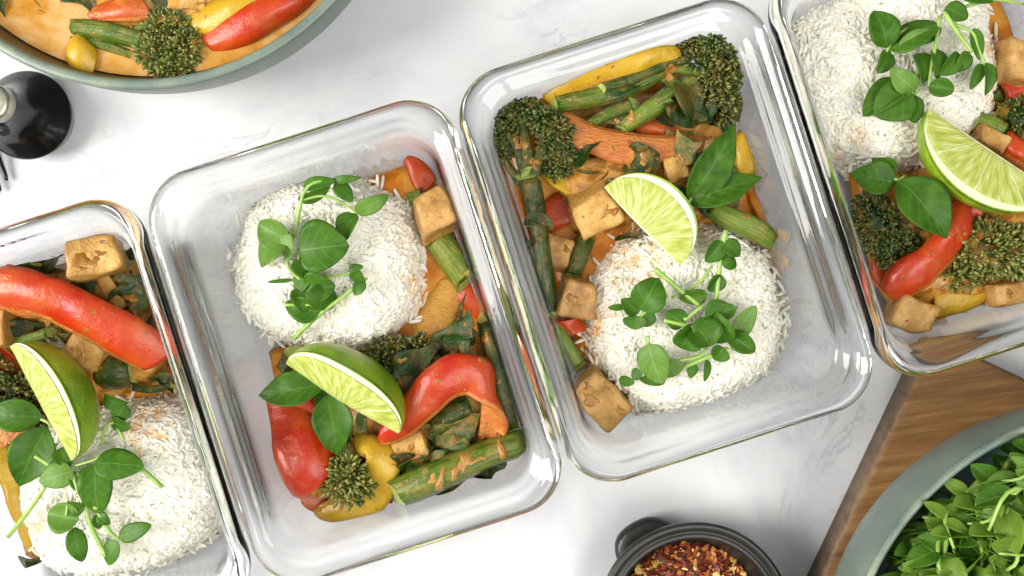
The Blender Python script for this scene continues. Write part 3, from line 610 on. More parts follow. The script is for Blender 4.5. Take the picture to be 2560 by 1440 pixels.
pepper('yellow pepper slice curling round the small floret', [(885, 1105, 3.1, 56, 30), (935, 1112, 3.4, 70, 40), (957, 1170, 3.2, 84, 10), (915, 1250, 2.6, 92, 5), (845, 1300, 1.9, 110, 0), (775, 1345, 1.3, 84, 0)], 'yel', crown=.16, seed=9, n=40)
pepper('yellow pepper edge lying flat below the diagonal stalk', [(930, 1262, 1.0, 50, 0), (1000, 1280, 1.1, 52, 0), (1062, 1262, 1.0, 36, 0)], 'yel', seed=10)
stalk('short cut stalk standing out at the bottom of the left-centre container', [(875, 1275, 1.2, 48), (905, 1310, 1.3, 56), (945, 1352, 1.1, 54)], 'stalkl', 11)
wilted('narrow dark leaf sliver by the lower left wall, beside the yellow pepper', [((715, 1195, 1.0), (738, 1290, 1.2), 30, 10)])
r_ = thing('broccolini', tuple(P(880, 1180, 2.8)), 'small olive floret hanging over the curled yellow pepper', 'broccolini'); stalk_mesh('stalk', [(860, 1085, 3.2, 30), (872, 1130, 3.5, 34), (875, 1170, 3.6, 30)], 'stalkd', r_, 8, 8); floret([(868, 1185, 3.55, 34, 42, .5), (850, 1215, 3.3, 28, 24, .4), (900, 1215, 3.3, 26, 26, .4), (872, 1238, 3.3, 34, 18, .35), (845, 1140, 3.2, 28, 22, .4)], r_, 'budb', 260, 9, .2, core=False)
tofu('pale tofu cube half hidden under the folded red pepper', 1030, 1110, 2.5, 80, 70, 70, 20, 5, -5, 'tofu', 5)
stalk('ribbed green stalk seen inside the fold of the red pepper', [(1085, 1075, 2.5, 50), (1130, 1035, 2.7, 62), (1180, 1010, 2.5, 56)], 'stalkd', 12)
wilted('glistening dark leaves under the hook of the folded red pepper', [((1090, 1110, 2.4), (1190, 1040, 2.9), 90, 10), ((1130, 1130, 2.4), (1230, 1120, 2.8), 80, -10), ((1010, 1175, 2.4), (1130, 1130, 2.7), 80, 0), ((1150, 1180, 2.3), (1250, 1100, 2.6), 60, 20)], 'wilts')
wilted('dark leaf roll lying above the diagonal stalk', [((985, 1180, 2.5), (1110, 1130, 2.7), 80, -15)])
pepper('red pepper edge showing under the diagonal stalk', [(1060, 1245, 1.2, 50, 0), (1130, 1238, 1.4, 66, 0), (1215, 1195, 1.4, 50, 0)], seed=12)
pepper('short red pepper end left of the diagonal stalk', [(940, 1200, 1.9, 60, 0), (985, 1235, 2.0, 60, 0)], seed=14)
pepper('long folded red pepper slice hooking down at its right end', [(955, 1075, 3.6, 84, -5), (1000, 1060, 3.9, 90, -10), (1060, 1000, 4.3, 100, -10), (1120, 948, 4.5, 108, -5), (1180, 945, 4.35, 98, 5), (1215, 975, 4.1, 86, 40), (1232, 1015, 3.7, 80, 120), (1238, 1060, 3.2, 78, 165), (1226, 1098, 2.7, 70, 175)], crown=.38, seed=13, n=46)
stalk('long thick green stalk lying diagonally at the lower right', [(985, 1235, 2.9, 78), (1090, 1190, 3.3, 82), (1220, 1135, 3.2, 72), (1335, 1098, 2.9, 68)], 'stalk', 13)
wilted('frilled dark leaf under the diagonal stalk', [((1050, 1245, 2.0), (1180, 1190, 2.5), 60, 10), ((1180, 1200, 2.2), (1260, 1150, 2.5), 50, 0)])
lime('lime wedge with rind up in front of the left-centre rice mound', (716, 905, 4.5), (1000, 1080, 4.7), (.38, .62, .72), 66, 2.35, 1, .35)
basil('pair of basil leaves left of the lime wedge over red pepper', [(812, 962, 4.2, 648, 990, 3.6, 90, -10), (822, 985, 4.1, 845, 1140, 3.9, 100, 10), (790, 985, 3.6, 850, 1020, 3.8, 50, 0)], [(800, 940, 3.8, 8), (830, 985, 4.1, 9), (860, 1000, 3.8, 8)])
stalk('dark stalk stub between the rice mound and the tip of the lime wedge', [(705, 925, 2.4, 38), (725, 885, 2.7, 42)], 'stalkd', 15)
# pea shoots on the rice
sprig('pea shoot with the long arching stem at the top of the left-centre rice', [[(736, 590, 4.3, 9), (748, 530, 4.9, 10), (760, 480, 5.1, 9), (790, 455, 5.1, 8), (850, 452, 4.9, 7)], [(755, 500, 5.0, 6), (810, 490, 4.9, 7), (860, 510, 4.7, 7), (895, 535, 4.5, 6)]],
      [(760, 470, 5.0, 840, 450, 5.1, 34, 20), (745, 500, 4.7, 825, 462, 4.9, 40, -30), (830, 450, 5.0, 906, 445, 5.0, 22, 10), (835, 455, 4.9, 885, 505, 4.8, 42, 20), (890, 532, 4.5, 975, 487, 4.9, 44, -10, 'peal'), (890, 535, 4.5, 862, 600, 4.6, 62, -15)], mat='pea')
sprig('pea shoot with two pale round leaves at the left of the left-centre rice', [[(735, 590, 4.2, 8), (720, 630, 4.4, 10), (722, 670, 4.4, 9), (770, 715, 4.3, 8)]],
      [(722, 598, 4.5, 645, 560, 4.4, 84, 15, 'peal'), (715, 600, 4.4, 650, 665, 4.2, 88, -12, 'peal'), (712, 575, 4.6, 725, 650, 4.7, 44, 0, 'peal'), (730, 700, 4.2, 668, 707, 4.1, 12, 0)])
sprig('pea shoot with the single large round leaf in the middle of the left-centre rice', [[(748, 620, 4.4, 8), (752, 680, 4.5, 8), (830, 690, 4.4, 8), (880, 680, 4.3, 7)]],
      [(748, 625, 4.9, 874, 615, 5.0, 128, 4), (770, 660, 4.5, 745, 735, 4.4, 60, -10), (735, 650, 4.6, 775, 700, 4.5, 50, 20), (870, 675, 4.5, 905, 665, 4.5, 22, 0), (875, 680, 4.4, 912, 705, 4.5, 30, 0), (910, 700, 4.4, 885, 735, 4.4, 34, 0)])
sprig('pea shoot with the long bare stem end pointing down to the lime', [[(735, 845, 4.0, 13), (800, 785, 4.3, 12), (880, 725, 4.4, 10), (918, 695, 4.4, 8)], [(712, 762, 4.5, 9), (800, 762, 4.6, 8)]],
      [(800, 780, 4.4, 712, 755, 4.3, 64, 0), (760, 720, 4.5, 840, 715, 4.6, 80, 10), (795, 775, 4.6, 815, 705, 4.6, 84, -20), (740, 720, 4.4, 760, 780, 4.5, 50, 10)])

# ================================================================== container 3 (right of centre)
CUR = C3
sauce('orange curry sauce pooled in the upper half of the right-centre container', [(1235, 385), (1330, 250), (1500, 190), (1700, 160), (1800, 190), (1860, 310), (1905, 430), (1950, 580), (1935, 640), (1850, 560), (1600, 600), (1500, 720), (1460, 900), (1440, 890), (1400, 780), (1330, 620), (1260, 460)], .52, thick=.95, cen=(1560, 430), seed=13)
sauce('lumpy sauced vegetable bed under the tofu of the right-centre container', [(1350, 300), (1500, 240), (1700, 230), (1830, 280), (1870, 450), (1800, 560), (1600, 560), (1450, 600), (1380, 480)], .8, 'mush', 1.5, name='vegetable_bed', lump=.22, seed=15)
rice('round mound of white rice in the lower half of the right-centre container', 1705, 792, 250, 240, 3.1, 4, R(10), 5200, [(1560, 640, 80), (1620, 690, 50), (1490, 820, 60), (1760, 600, 40), (1480, 900, 40)], 5, loose=240)
pepper('yellow pepper slice arching along the top wall of the right-centre container', [(1372, 236, 3.3, 62, 5), (1440, 184, 4.2, 98, -5), (1530, 146, 4.7, 112, -5), (1615, 130, 4.8, 108, -5), (1685, 150, 4.2, 74, -15)], 'yel', crown=.45, seed=21, n=32)
pepper('long dull red pepper slice lying cut side up under the broccolini', [(1303, 238, 3.0, 48, 0), (1360, 275, 3.2, 60, 0), (1440, 332, 3.4, 72, 5), (1540, 368, 3.4, 74, 5), (1650, 366, 3.3, 60, 0), (1755, 352, 3.0, 44, 0)], 'fl', crown=.1, seed=22, n=40, th=.5)
pepper('orange pepper piece beneath the crossing stalks', [(1590, 330, 2.2, 60, 0), (1640, 320, 2.4, 66, 0), (1700, 330, 2.2, 60, 0)], 'redd', seed=23)
stalk('slim bright side stalk under the big broccolini', [(1475, 308, 3.1, 24), (1520, 285, 3.3, 34), (1580, 258, 3.4, 40)], 'stalk', 24)
stalk('second bright stalk slanting under the big broccolini', [(1555, 325, 3.0, 34), (1600, 290, 3.3, 46), (1680, 235, 3.5, 56)], 'stalkl', 25)
stalk('slim dark stalk resting on the big broccolini stem', [(1500, 222, 4.3, 26), (1580, 200, 4.5, 32), (1660, 165, 4.6, 30), (1720, 150, 4.5, 22)], 'stalkd', 71)
stalk('slim stalk running under the big floret head toward the basil', [(1640, 262, 3.6, 30), (1700, 215, 3.9, 34), (1750, 190, 4.0, 26)], 'stalk', 72)
wilted('small crinkled leaf between the two slim stalks', [((1590, 255, 3.1), (1530, 315, 3.2), 52, 20)])
broccolini('big broccolini lying across the top, floret head at the right', [(1378, 264, 3.5, 48), (1450, 250, 3.8, 49), (1540, 225, 4.0, 52), (1620, 190, 4.1, 58), (1690, 158, 4.1, 46)],
           [[(1725, 112, 4.0, 44, 28, .7), (1778, 108, 4.1, 42, 34, .8), (1822, 125, 3.9, 36, 40, .8), (1760, 148, 4.2, 44, 30, .7), (1828, 182, 3.7, 32, 38, .7), (1790, 190, 4.0, 40, 34, .7), (1812, 238, 3.4, 34, 36, .7), (1768, 240, 3.6, 34, 32, .6), (1795, 285, 3.1, 30, 26, .5)]],
           [[(1650, 168, 4.2, 36), (1720, 175, 4.4, 28), (1770, 180, 4.4, 22)], [(1660, 190, 4.1, 36), (1700, 220, 4.2, 28), (1745, 240, 4.0, 20)]],
           [((1600, 190, 4.1), (1500, 240, 4.0), 60, 0), ((1690, 200, 4.1), (1720, 330, 3.6), 90, 20), ((1740, 230, 3.9), (1775, 320, 3.5), 70, -20), ((1640, 150, 4.2), (1570, 200, 4.2), 40, 30)], 'stalk', n=1300, seed=21)
wilted('dark leaf strands hanging below the big floret head', [((1780, 250, 3.0), (1858, 318, 2.6), 26, 0), ((1680, 240, 3.4), (1730, 330, 3.3), 90, 10), ((1750, 290, 3.0), (1820, 330, 2.9), 60, 30)])
broccolini('upright broccolini at the left wall with its branching head at top', [(1372, 790, 2.4, 38), (1362, 700, 2.8, 48), (1350, 590, 3.0, 46), (1335, 500, 3.2, 50), (1318, 430, 3.4, 60)],
           [[(1250, 285, 3.4, 32, 30, .7), (1298, 268, 3.6, 36, 26, .6), (1236, 335, 3.1, 28, 32, .6), (1278, 322, 3.4, 26, 26, .5), (1246, 375, 2.9, 28, 26, .6)], [(1352, 300, 3.7, 32, 28, .6), (1392, 330, 3.6, 32, 30, .6), (1372, 362, 3.5, 24, 24, .5), (1408, 378, 3.3, 28, 26, .5), (1395, 418, 3.1, 26, 22, .5)]],
           [[(1318, 440, 3.5, 34), (1300, 380, 3.6, 26), (1270, 330, 3.6, 20)], [(1322, 430, 3.6, 36), (1318, 370, 3.8, 30), (1305, 300, 3.8, 22)], [(1335, 450, 3.5, 30), (1350, 390, 3.7, 26), (1385, 330, 3.7, 20)], [(1310, 470, 3.2, 24), (1290, 440, 3.1, 22), (1255, 390, 3.1, 18)]],
           [((1375, 380, 3.5), (1430, 430, 3.1), 50, 10)], 'stalkd', n=1100, seed=26)
wilted('thin leaf wrapped round the upright broccolini stem', [((1315, 530, 3.5), (1375, 515, 3.6), 26, 0), ((1320, 555, 3.5), (1375, 585, 3.5), 28, 10), ((1330, 600, 3.3), (1300, 620, 3.0), 40, 0)])
tofu('golden tofu cube touching the upper tip of the right-centre lime slice', 1490, 530, 3.3, 112, 112, 100, 30, 12, -14, 'tofu', 11)
tofu('browned tofu cube at the left edge of the right-centre rice mound', 1445, 745, 2.6, 92, 92, 80, -8, 6, 6, 'tofub', 12)
tofu('long tofu block at the lower left corner of the right-centre container', 1502, 995, 2.2, 96, 150, 90, 42, 6, -4, 'tofub', 13)
tofu('small tofu cube wrapped in green between red pepper and basil', 1690, 428, 2.9, 70, 66, 60, 15, 0, 0, 'tofu', 14)
tofu('orange stained tofu cube behind the upright broccolini stem', 1385, 630, 1.9, 80, 90, 70, -10, 0, 0, 'tofub', 15)
pepper('little red pepper end below the browned tofu cube', [(1425, 800, 1.9, 50, 0), (1450, 835, 1.9, 40, 0)], seed=33)
pepper('yellow strip slanting from broccolini head to the golden tofu', [(1355, 405, 2.6, 44, 10), (1410, 455, 2.8, 52, 20), (1475, 505, 2.7, 46, 10)], 'yel', seed=34, crown=.1)
pepper('deep red pepper under sauce left of the golden tofu', [(1360, 560, 1.5, 60, 0), (1400, 530, 1.7, 80, 0), (1440, 500, 1.6, 60, 0)], 'red', seed=35)
pepper('yellow pepper hook at the right wall beside the basil', [(1835, 430, 2.0, 50, 10), (1862, 400, 2.4, 76, 10), (1870, 360, 2.3, 70, 0), (1890, 335, 2.0, 40, 0)], 'yel', crown=.3, seed=36)
pepper('dark red pepper sliver between yellow hook and basil', [(1790, 360, 1.9, 40, 0), (1830, 400, 2.0, 40, 0)], seed=37)
stalk('green stalk slanting behind the golden tofu down to the rice', [(1465, 590, 2.0, 46), (1445, 640, 2.1, 54), (1430, 690, 1.9, 48)], 'stalkd', 38)
stalk('slim stalk against the left wall beside loose rice grains', [(1385, 800, 1.7, 32), (1410, 850, 1.7, 40), (1450, 920, 1.5, 36)], 'stalkl', 39)
stalk('dark stalk behind the long tofu block', [(1480, 930, 1.7, 36), (1520, 960, 1.8, 36), (1570, 1010, 1.6, 30)], 'stalkd', 40)
stalk('broad sauced green stalk to the right of the lime slice, above the rice', [(1765, 508, 2.9, 50), (1830, 548, 3.0, 60), (1900, 582, 2.7, 60), (1935, 605, 2.3, 46)], 'stalkl', 41)
wilted('round dark leaf above the lime slice', [((1560, 400, 3.1), (1650, 415, 3.3), 90, 0)], crumple=.1)
wilted('crumpled olive leaf below the red pepper strip', [((1690, 390, 3.1), (1760, 350, 3.3), 70, 10)], 'wilts')
wilted('frayed dark leaf right of the left floret head', [((1420, 390, 3.0), (1500, 370, 3.2), 70, 20), ((1450, 440, 2.8), (1530, 430, 3.0), 40, 0)])
wilted('tangle of sauced leaf between yellow strip and lime', [((1500, 470, 2.9), (1560, 440, 3.0), 50, 0), ((1540, 470, 2.6), (1580, 500, 2.9), 40, 0)], 'wilts')
wilted('dark leaf edge under the golden tofu', [((1520, 600, 2.4), (1625, 598, 2.6), 22, 0)])
wilted('dark green leaf at the base of the basil', [((1740, 480, 3.2), (1700, 540, 3.0), 60, 0), ((1730, 490, 3.2), (1790, 520, 3.0), 40, 0)])
lime('lime slice lying cut face up over the right-centre rice mound', (1510, 468, 4.3), (1702, 664, 4.6), (.72, .68, .12), 50, 2.5, 2, .1)
basil('basil sprig with two long pointed leaves right of the lime slice', [(1722, 500, 4.0, 1838, 305, 4.8, 92, -14), (1724, 508, 4.0, 1905, 444, 4.6, 84, 12), (1722, 505, 3.9, 1790, 440, 4.4, 40, 10)], [(1715, 530, 3.6, 9), (1722, 505, 4.0, 9), (1735, 490, 4.1, 8)])
wilted('yellow green leaf lying on the lower edge of the lime slice', [((1752, 520, 3.0), (1800, 535, 3.1), 30, 0)])
sprig('pea shoot with the straight thick stem at the top of the right-centre rice', [[(1815, 575, 4.9, 13), (1802, 640, 4.7, 13), (1790, 755, 4.4, 12)]],
      [(1806, 605, 4.9, 1765, 655, 4.8, 52, 0), (1812, 605, 4.9, 1850, 640, 4.8, 44, 10), (1805, 660, 4.8, 1840, 655, 4.6, 46, 0), (1805, 690, 4.6, 1770, 730, 4.5, 50, 20)])
sprig('pea shoot with a crossing stem at the upper left of the right-centre rice', [[(1638, 672, 4.9, 13), (1700, 725, 4.8, 13), (1750, 765, 4.6, 12)], [(1670, 740, 4.7, 8), (1600, 790, 4.5, 7)], [(1780, 665, 4.6, 7), (1745, 710, 4.6, 8), (1680, 745, 4.6, 8)]],
      [(1600, 775, 4.8, 1650, 695, 4.9, 88, 0), (1595, 785, 4.5, 1555, 745, 4.6, 50, 0), (1600, 790, 4.5, 1640, 800, 4.5, 46, 10), (1590, 790, 4.4, 1585, 825, 4.4, 60, 0), (1560, 770, 4.5, 1518, 768, 4.5, 18, 0), (1770, 735, 4.8, 1695, 745, 4.7, 44, 15)])
sprig('pea shoot with overlapping leaves in the middle of the right-centre rice', [[(1660, 800, 4.6, 12), (1720, 815, 4.7, 13), (1780, 830, 4.7, 10)], [(1710, 800, 4.8, 11), (1755, 765, 4.8, 9)]],
      [(1735, 815, 4.8, 1775, 865, 4.9, 100, 10), (1715, 810, 4.7, 1665, 780, 4.7, 56, 0), (1700, 870, 4.5, 1735, 810, 4.7, 74, 0), (1760, 790, 4.8, 1820, 760, 4.8, 62, 0), (1770, 790, 4.9, 1765, 870, 4.8, 76, 0)])
sprig('pea shoot with the leaning oval leaf at the right of the right-centre rice', [[(1680, 930, 4.2, 11), (1740, 905, 4.4, 12), (1820, 870, 4.6, 10)], [(1800, 835, 4.6, 8), (1850, 838, 4.6, 8)]],
      [(1840, 835, 4.6, 1890, 765, 4.9, 52, 0, 'peal'), (1820, 835, 4.6, 1885, 880, 4.5, 54, 0), (1810, 870, 4.7, 1785, 900, 4.5, 50, 0), (1790, 790, 4.8, 1840, 770, 4.8, 46, 0), (1825, 855, 4.6, 1790, 780, 4.9, 60, 10)])
sprig('pea shoot with the big hanging leaf at the lower left of the right-centre rice', [[(1620, 840, 4.7, 10), (1625, 880, 4.6, 9), (1655, 930, 4.5, 9)], [(1680, 905, 4.5, 9), (1750, 890, 4.5, 10), (1765, 870, 4.5, 8)]],
      [(1622, 860, 4.9, 1655, 960, 4.6, 84, -20, 'peal'), (1690, 940, 4.4, 1655, 900, 4.8, 60, 10, 'peal'), (1665, 950, 4.4, 1600, 950, 4.2, 34, 0), (1600, 925, 4.4, 1580, 950, 4.2, 30, 0), (1735, 910, 4.3, 1728, 948, 4.2, 26, 0), (1768, 900, 4.3, 1762, 955, 4.1, 20, 0), (1545, 948, 3.9, 1585, 955, 4.0, 30, 0)])

for i, (q, zz) in enumerate((([(1400, 440), (1450, 400), (1540, 385), (1590, 410), (1560, 450), (1500, 480), (1440, 500), (1405, 480)], 2.6), ([(1590, 350), (1650, 340), (1700, 360), (1690, 385), (1620, 385)], 2.7), ([(1260, 470), (1300, 450), (1320, 560), (1335, 640), (1300, 620), (1270, 540)], 1.5), ([(1860, 440), (1900, 430), (1930, 540), (1950, 600), (1920, 590), (1880, 520)], 1.5))):
    sauce(('glossy orange curry sauce lump between the yellow strip and the lime slice', 'sauce lump below the red pepper strip, above the lime slice', 'orange sauce against the left glass wall by the upright broccolini', 'orange sauce against the right glass wall by the basil')[i], q, zz - .1, 'mush' if i < 2 else 'sauce', .55, n=40, rings=8, lump=.14, seed=60 + i)
# ================================================================== container 1 (lower left)
CUR = C1
sauce('orange curry sauce pooled round the vegetables of the lower-left container', [(-60, 700), (60, 640), (250, 590), (320, 580), (350, 640), (400, 800), (440, 960), (400, 1010), (250, 1000), (100, 1100), (60, 1250), (110, 1370), (60, 1390), (0, 1200), (-60, 1050), (-120, 850)], .52, thick=.95, cen=(140, 900), seed=43)
sauce('lumpy sauced vegetable bed under the big red pepper slice', [(-80, 760), (60, 680), (250, 620), (330, 660), (380, 800), (415, 940), (250, 1010), (60, 1080), (-60, 980)], .8, 'mush', 1.6, name='vegetable_bed', lump=.2, seed=44)
rice('broad mound of white rice at the bottom of the lower-left container', 310, 1218, 262, 212, 3.0, 4, R(17), 5600, [(380, 1050, 70), (420, 1090, 40), (350, 1110, 40), (100, 1300, 40)], 9, sq=2.8)
tofu('tall golden tofu cube in the top corner of the lower-left container', 238, 632, 3.3, 135, 128, 120, 12, -10, 16, 'tofu', 31)
tofu('brown tofu cube cut off by the left picture edge', -8, 822, 2.9, 90, 100, 90, 5, 0, 0, 'tofub', 32)
tofu('tofu cube peeking out between red pepper and lime in the lower-left container', 228, 880, 2.6, 110, 76, 80, -28, 0, 0, 'tofu', 33)
tofu('sauced sliver of tofu hanging below the tall golden cube', 285, 735, 2.6, 36, 80, 40, 28, 0, 0, 'tofu', 34)
stalk('pale green stalk at the left picture edge above the red pepper', [(-40, 672, 2.9, 64), (30, 652, 3.0, 60), (88, 640, 2.9, 54)], 'stalkl', 31)
stalk('slim green stalk below the big red pepper', [(10, 860, 2.8, 26), (70, 850, 2.9, 30), (130, 832, 2.8, 30)], 'stalkl', 32)
wilted('dark leaf ribbons between the pale stalk and the tall tofu cube', [((80, 690, 2.5), (170, 640, 2.9), 60, 10), ((90, 620, 2.2), (160, 690, 2.6), 46, 0), ((60, 680, 2.6), (200, 720, 2.8), 40, 0)])
wilted('green leaves right of the sauced tofu sliver, by the glass', [((300, 720, 2.3), (350, 660, 2.6), 60, 0), ((310, 790, 2.3), (360, 700, 2.6), 70, 0), ((330, 620, 1.8), (345, 690, 2.2), 50, 0)])
wilted('dark leaves under the left end of the big red pepper', [((20, 830, 2.4), (100, 810, 2.7), 70, 0), ((60, 850, 2.3), (150, 840, 2.6), 50, 20), ((120, 870, 2.2), (190, 910, 2.5), 60, 0)])
pepper('big glossy red pepper slice sweeping across the lower-left container', [(-60, 705, 3.5, 100, -5), (40, 722, 3.9, 112, -12), (140, 748, 4.2, 126, -16), (240, 800, 4.2, 128, -16), (330, 858, 3.9, 122, -14), (400, 905, 3.4, 112, -10)], crown=.42, seed=41, n=44)
stalk('rounded green stalk end below the red pepper, right of the lime', [(250, 935, 2.4, 70), (290, 930, 2.5, 84), (330, 925, 2.3, 70)], 'stalkd', 33)
stalk('thin dark stalk lying along the top edge of the lower-left rice', [(330, 968, 2.5, 18), (380, 975, 2.5, 20), (435, 965, 2.3, 20)], 'stalkd', 35)
pepper('red pepper corner at the left picture edge above the dark florets', [(-40, 880, 2.2, 60, 0), (0, 905, 2.4, 60, 0), (30, 925, 2.2, 50, 0)], seed=44)
r_ = thing('broccolini', tuple(P(20, 980, 1.5)), 'dark olive floret mass left of the lower-left lime', 'broccolini'); floret([(20, 980, 2.6, 60, 60, .9), (75, 1020, 2.4, 44, 44, .8), (-30, 930, 2.6, 50, 40, .8)], r_, n=600, seed=35)
pepper('orange yellow pepper edge along the left of the lower-left rice', [(5, 1130, 1.6, 50, 20), (25, 1200, 1.7, 46, 20), (50, 1290, 1.6, 44, 20), (85, 1370, 1.2, 36, 10)], 'yel', seed=45)
wilted('brown green leaf tip at the bottom of the lower-left rice', [((50, 1398, 1.1), (130, 1385, 1.2), 26, 0)])
lime('lime wedge with broad rind to the right, leftmost in the picture', (28, 865, 4.6), (182, 1152, 4.6), (.70, .40, .58), 84, 2.4, 3, .15)
basil('two basil leaves left of the leftmost lime wedge', [(108, 1045, 4.0, -30, 1030, 3.8, 86, -8), (118, 1065, 4.2, 50, 1215, 4.2, 112, 8)], [(95, 1045, 3.9, 8), (118, 1055, 4.1, 8), (130, 1070, 4.0, 7)])
sprig('pea shoot folded beside the right flank of the leftmost lime', [[(255, 1110, 4.2, 7), (262, 1070, 4.4, 7), (285, 1055, 4.5, 7)], [(285, 1055, 4.4, 7), (310, 1100, 4.2, 9)]],
      [(258, 990, 4.3, 318, 1010, 4.4, 40, 0), (315, 1010, 4.5, 285, 1060, 4.5, 46, 10), (280, 1050, 4.4, 328, 1070, 4.4, 44, -10)])
sprig('pea shoot with two large dark leaves below the leftmost lime', [[(185, 1165, 4.5, 7), (235, 1150, 4.6, 7), (270, 1130, 4.5, 7)], [(345, 1165, 4.4, 10), (375, 1190, 4.3, 11), (405, 1218, 4.0, 12)]],
      [(236, 1158, 4.8, 362, 1165, 4.8, 82, 5), (236, 1160, 4.8, 250, 1285, 4.6, 88, -8), (200, 1180, 4.6, 240, 1200, 4.5, 60, 0), (150, 1120, 4.4, 175, 1165, 4.5, 56, 0)])
sprig('pea shoot with a long stem pointing to the lower-left picture corner', [[(20, 1342, 3.8, 11), (70, 1280, 4.2, 11), (115, 1215, 4.5, 10)], [(88, 1140, 4.6, 11), (125, 1163, 4.6, 12)], [(180, 1180, 4.6, 12), (200, 1230, 4.8, 14), (245, 1272, 4.7, 15)]],
      [(185, 1175, 4.7, 100, 1205, 4.6, 68, 0, 'peal'), (180, 1180, 4.6, 215, 1235, 4.6, 40, 10)])
sprig('pea shoot with three small leaves at the bottom of the lower-left rice', [[(205, 1240, 4.4, 11), (230, 1320, 4.3, 12), (265, 1390, 4.0, 11)], [(245, 1280, 4.4, 10), (275, 1330, 4.3, 10), (300, 1350, 4.2, 8)], [(170, 1250, 4.6, 6), (165, 1290, 4.7, 6)]],
      [(195, 1300, 4.6, 120, 1285, 4.5, 78, 0, 'peal'), (215, 1265, 4.5, 168, 1258, 4.5, 46, 0), (185, 1320, 4.4, 205, 1405, 4.1, 50, 0), (298, 1345, 4.4, 380, 1310, 4.6, 46, 15), (290, 1350, 4.3, 270, 1415, 4.0, 52, 0), (245, 1285, 4.3, 275, 1310, 4.2, 30, 0), (240, 1285, 4.3, 250, 1320, 4.2, 26, 0)])

# ================================================================== container 4 (upper right)
CUR = C4
sauce('orange curry sauce pooled round the vegetables of the upper-right container', [(2120, 420), (2300, 430), (2450, 400), (2480, 200), (2440, 0), (2520, -60), (2700, 100), (2720, 400), (2700, 640), (2560, 720), (2420, 800), (2280, 800), (2200, 720), (2150, 560)], .52, thick=.95, cen=(2500, 500), seed=53)
sauce('lumpy sauced vegetable bed under the upper-right lime', [(2150, 450), (2300, 420), (2500, 300), (2650, 250), (2700, 500), (2620, 700), (2450, 760), (2260, 760), (2190, 640)], .8, 'mush', 1.6, name='vegetable_bed', lump=.2, seed=54, cen=(2420, 560))
rice('mound of white rice cut off by the top picture edge at upper right', 2228, 150, 262, 268, 3.0, 4, R(17), 5600, [(2490, 240, 40), (2460, 120, 30), (2120, 360, 40), (2300, 330, 50)], 12, sq=2.6)
r_ = thing('broccolini', tuple(P(2210, 590, 1.3)), 'dark rounded broccoli head against the left wall of the upper-right container', 'broccolini'); floret([(2205, 560, 2.7, 72, 62, .9), (2225, 620, 2.5, 60, 54, .8), (2175, 520, 2.4, 40, 40, .7)], r_, n=900, seed=55, size=.13)
r_ = thing('broccolini', tuple(P(2460, 620, 1.3)), 'broccoli head coated in pale sauce right of the upper-right red pepper', 'broccolini'); floret([(2470, 620, 2.7, 90, 60, .9), (2400, 680, 2.3, 50, 36, .6), (2540, 640, 2.5, 60, 60, .8)], r_, 'budb', 700, 56, .2)
sauce('thick sauce clinging on the pale sauced broccoli head', [(2420, 600), (2470, 560), (2540, 580), (2560, 640), (2500, 680), (2430, 660)], 2.75, 'mush', .35, name='sauce_lump', lump=.15, seed=57, n=40, rings=8)
pepper('red pepper slice under the basil in the upper-right container', [(2405, 510, 3.2, 60, 20), (2395, 570, 3.5, 92, 20), (2330, 640, 3.5, 100, 18), (2270, 690, 3.0, 100, 15), (2225, 730, 2.4, 60, 10)], crown=.4, seed=58, n=34)
pepper('small red pepper strip by the glass below the dark broccoli head', [(2180, 660, 1.8, 50, 0), (2215, 690, 1.9, 60, 0), (2240, 720, 1.8, 50, 0)], seed=59)
tofu('rough tofu cube in the lower left corner of the upper-right container', 2272, 785, 2.2, 96, 92, 86, -22, 6, 0, 'tofu', 51)
tofu('tofu cube at the right picture edge above the wooden board', 2520, 735, 2.4, 110, 76, 90, 8, 0, 0, 'tofub', 52)
tofu('brown tofu cube near the top of the right picture edge', 2550, 160, 2.8, 130, 100, 100, -10, 0, 6, 'tofub', 53)
tofu('tofu cube tucked behind the upper-right lime slice', 2470, 350, 2.9, 90, 44, 60, -28, 0, 0, 'tofub', 54)
pepper('yellow pepper piece between the two lower tofu cubes at right', [(2330, 765, 1.7, 70, 0), (2390, 745, 1.9, 84, 0), (2450, 725, 1.8, 60, 0)], 'yel', seed=60)
stalk('pale stalk end between the upper-right rice and lime', [(2435, 300, 2.6, 44), (2475, 312, 2.7, 48), (2505, 330, 2.6, 46)], 'stalkl', 61)
stalk('short dark stalk under the brown tofu at the right edge', [(2478, 240, 2.4, 30), (2500, 232, 2.4, 34)], 'stalkd', 62)
pepper('red pepper piece at the right picture edge below the brown tofu', [(2510, 240, 2.2, 70, 0), (2580, 235, 2.4, 80, 0)], seed=63)
pepper('yellow pepper under the red piece at the right picture edge', [(2490, 270, 1.9, 50, 0), (2540, 275, 2.0, 50, 0)], 'yel', seed=64)
pepper('red pepper slice at the right edge behind the lime', [(2510, 350, 3.1, 50, 0), (2545, 375, 3.3, 70, 0), (2600, 400, 3.1, 60, 0)], seed=65, crown=.4)
r_ = thing('broccolini', tuple(P(2545, 300, 1.8)), 'small floret at the right picture edge above the lime', 'broccolini'); floret([(2545, 295, 2.7, 44, 52, .7), (2590, 310, 2.6, 50, 60, .7)], r_, n=300, seed=66, size=.14)
pepper('red pepper corner under the lower rind of the upper-right lime', [(2400, 520, 2.6, 50, 0), (2450, 535, 2.8, 50, 0)], seed=67)
lime('lime slice with its cut face up at the upper-right picture edge', (2322, 275, 4.9), (2625, 480, 4.5), (-.50, -.82, .22), 58, 2.7, 4, .1)
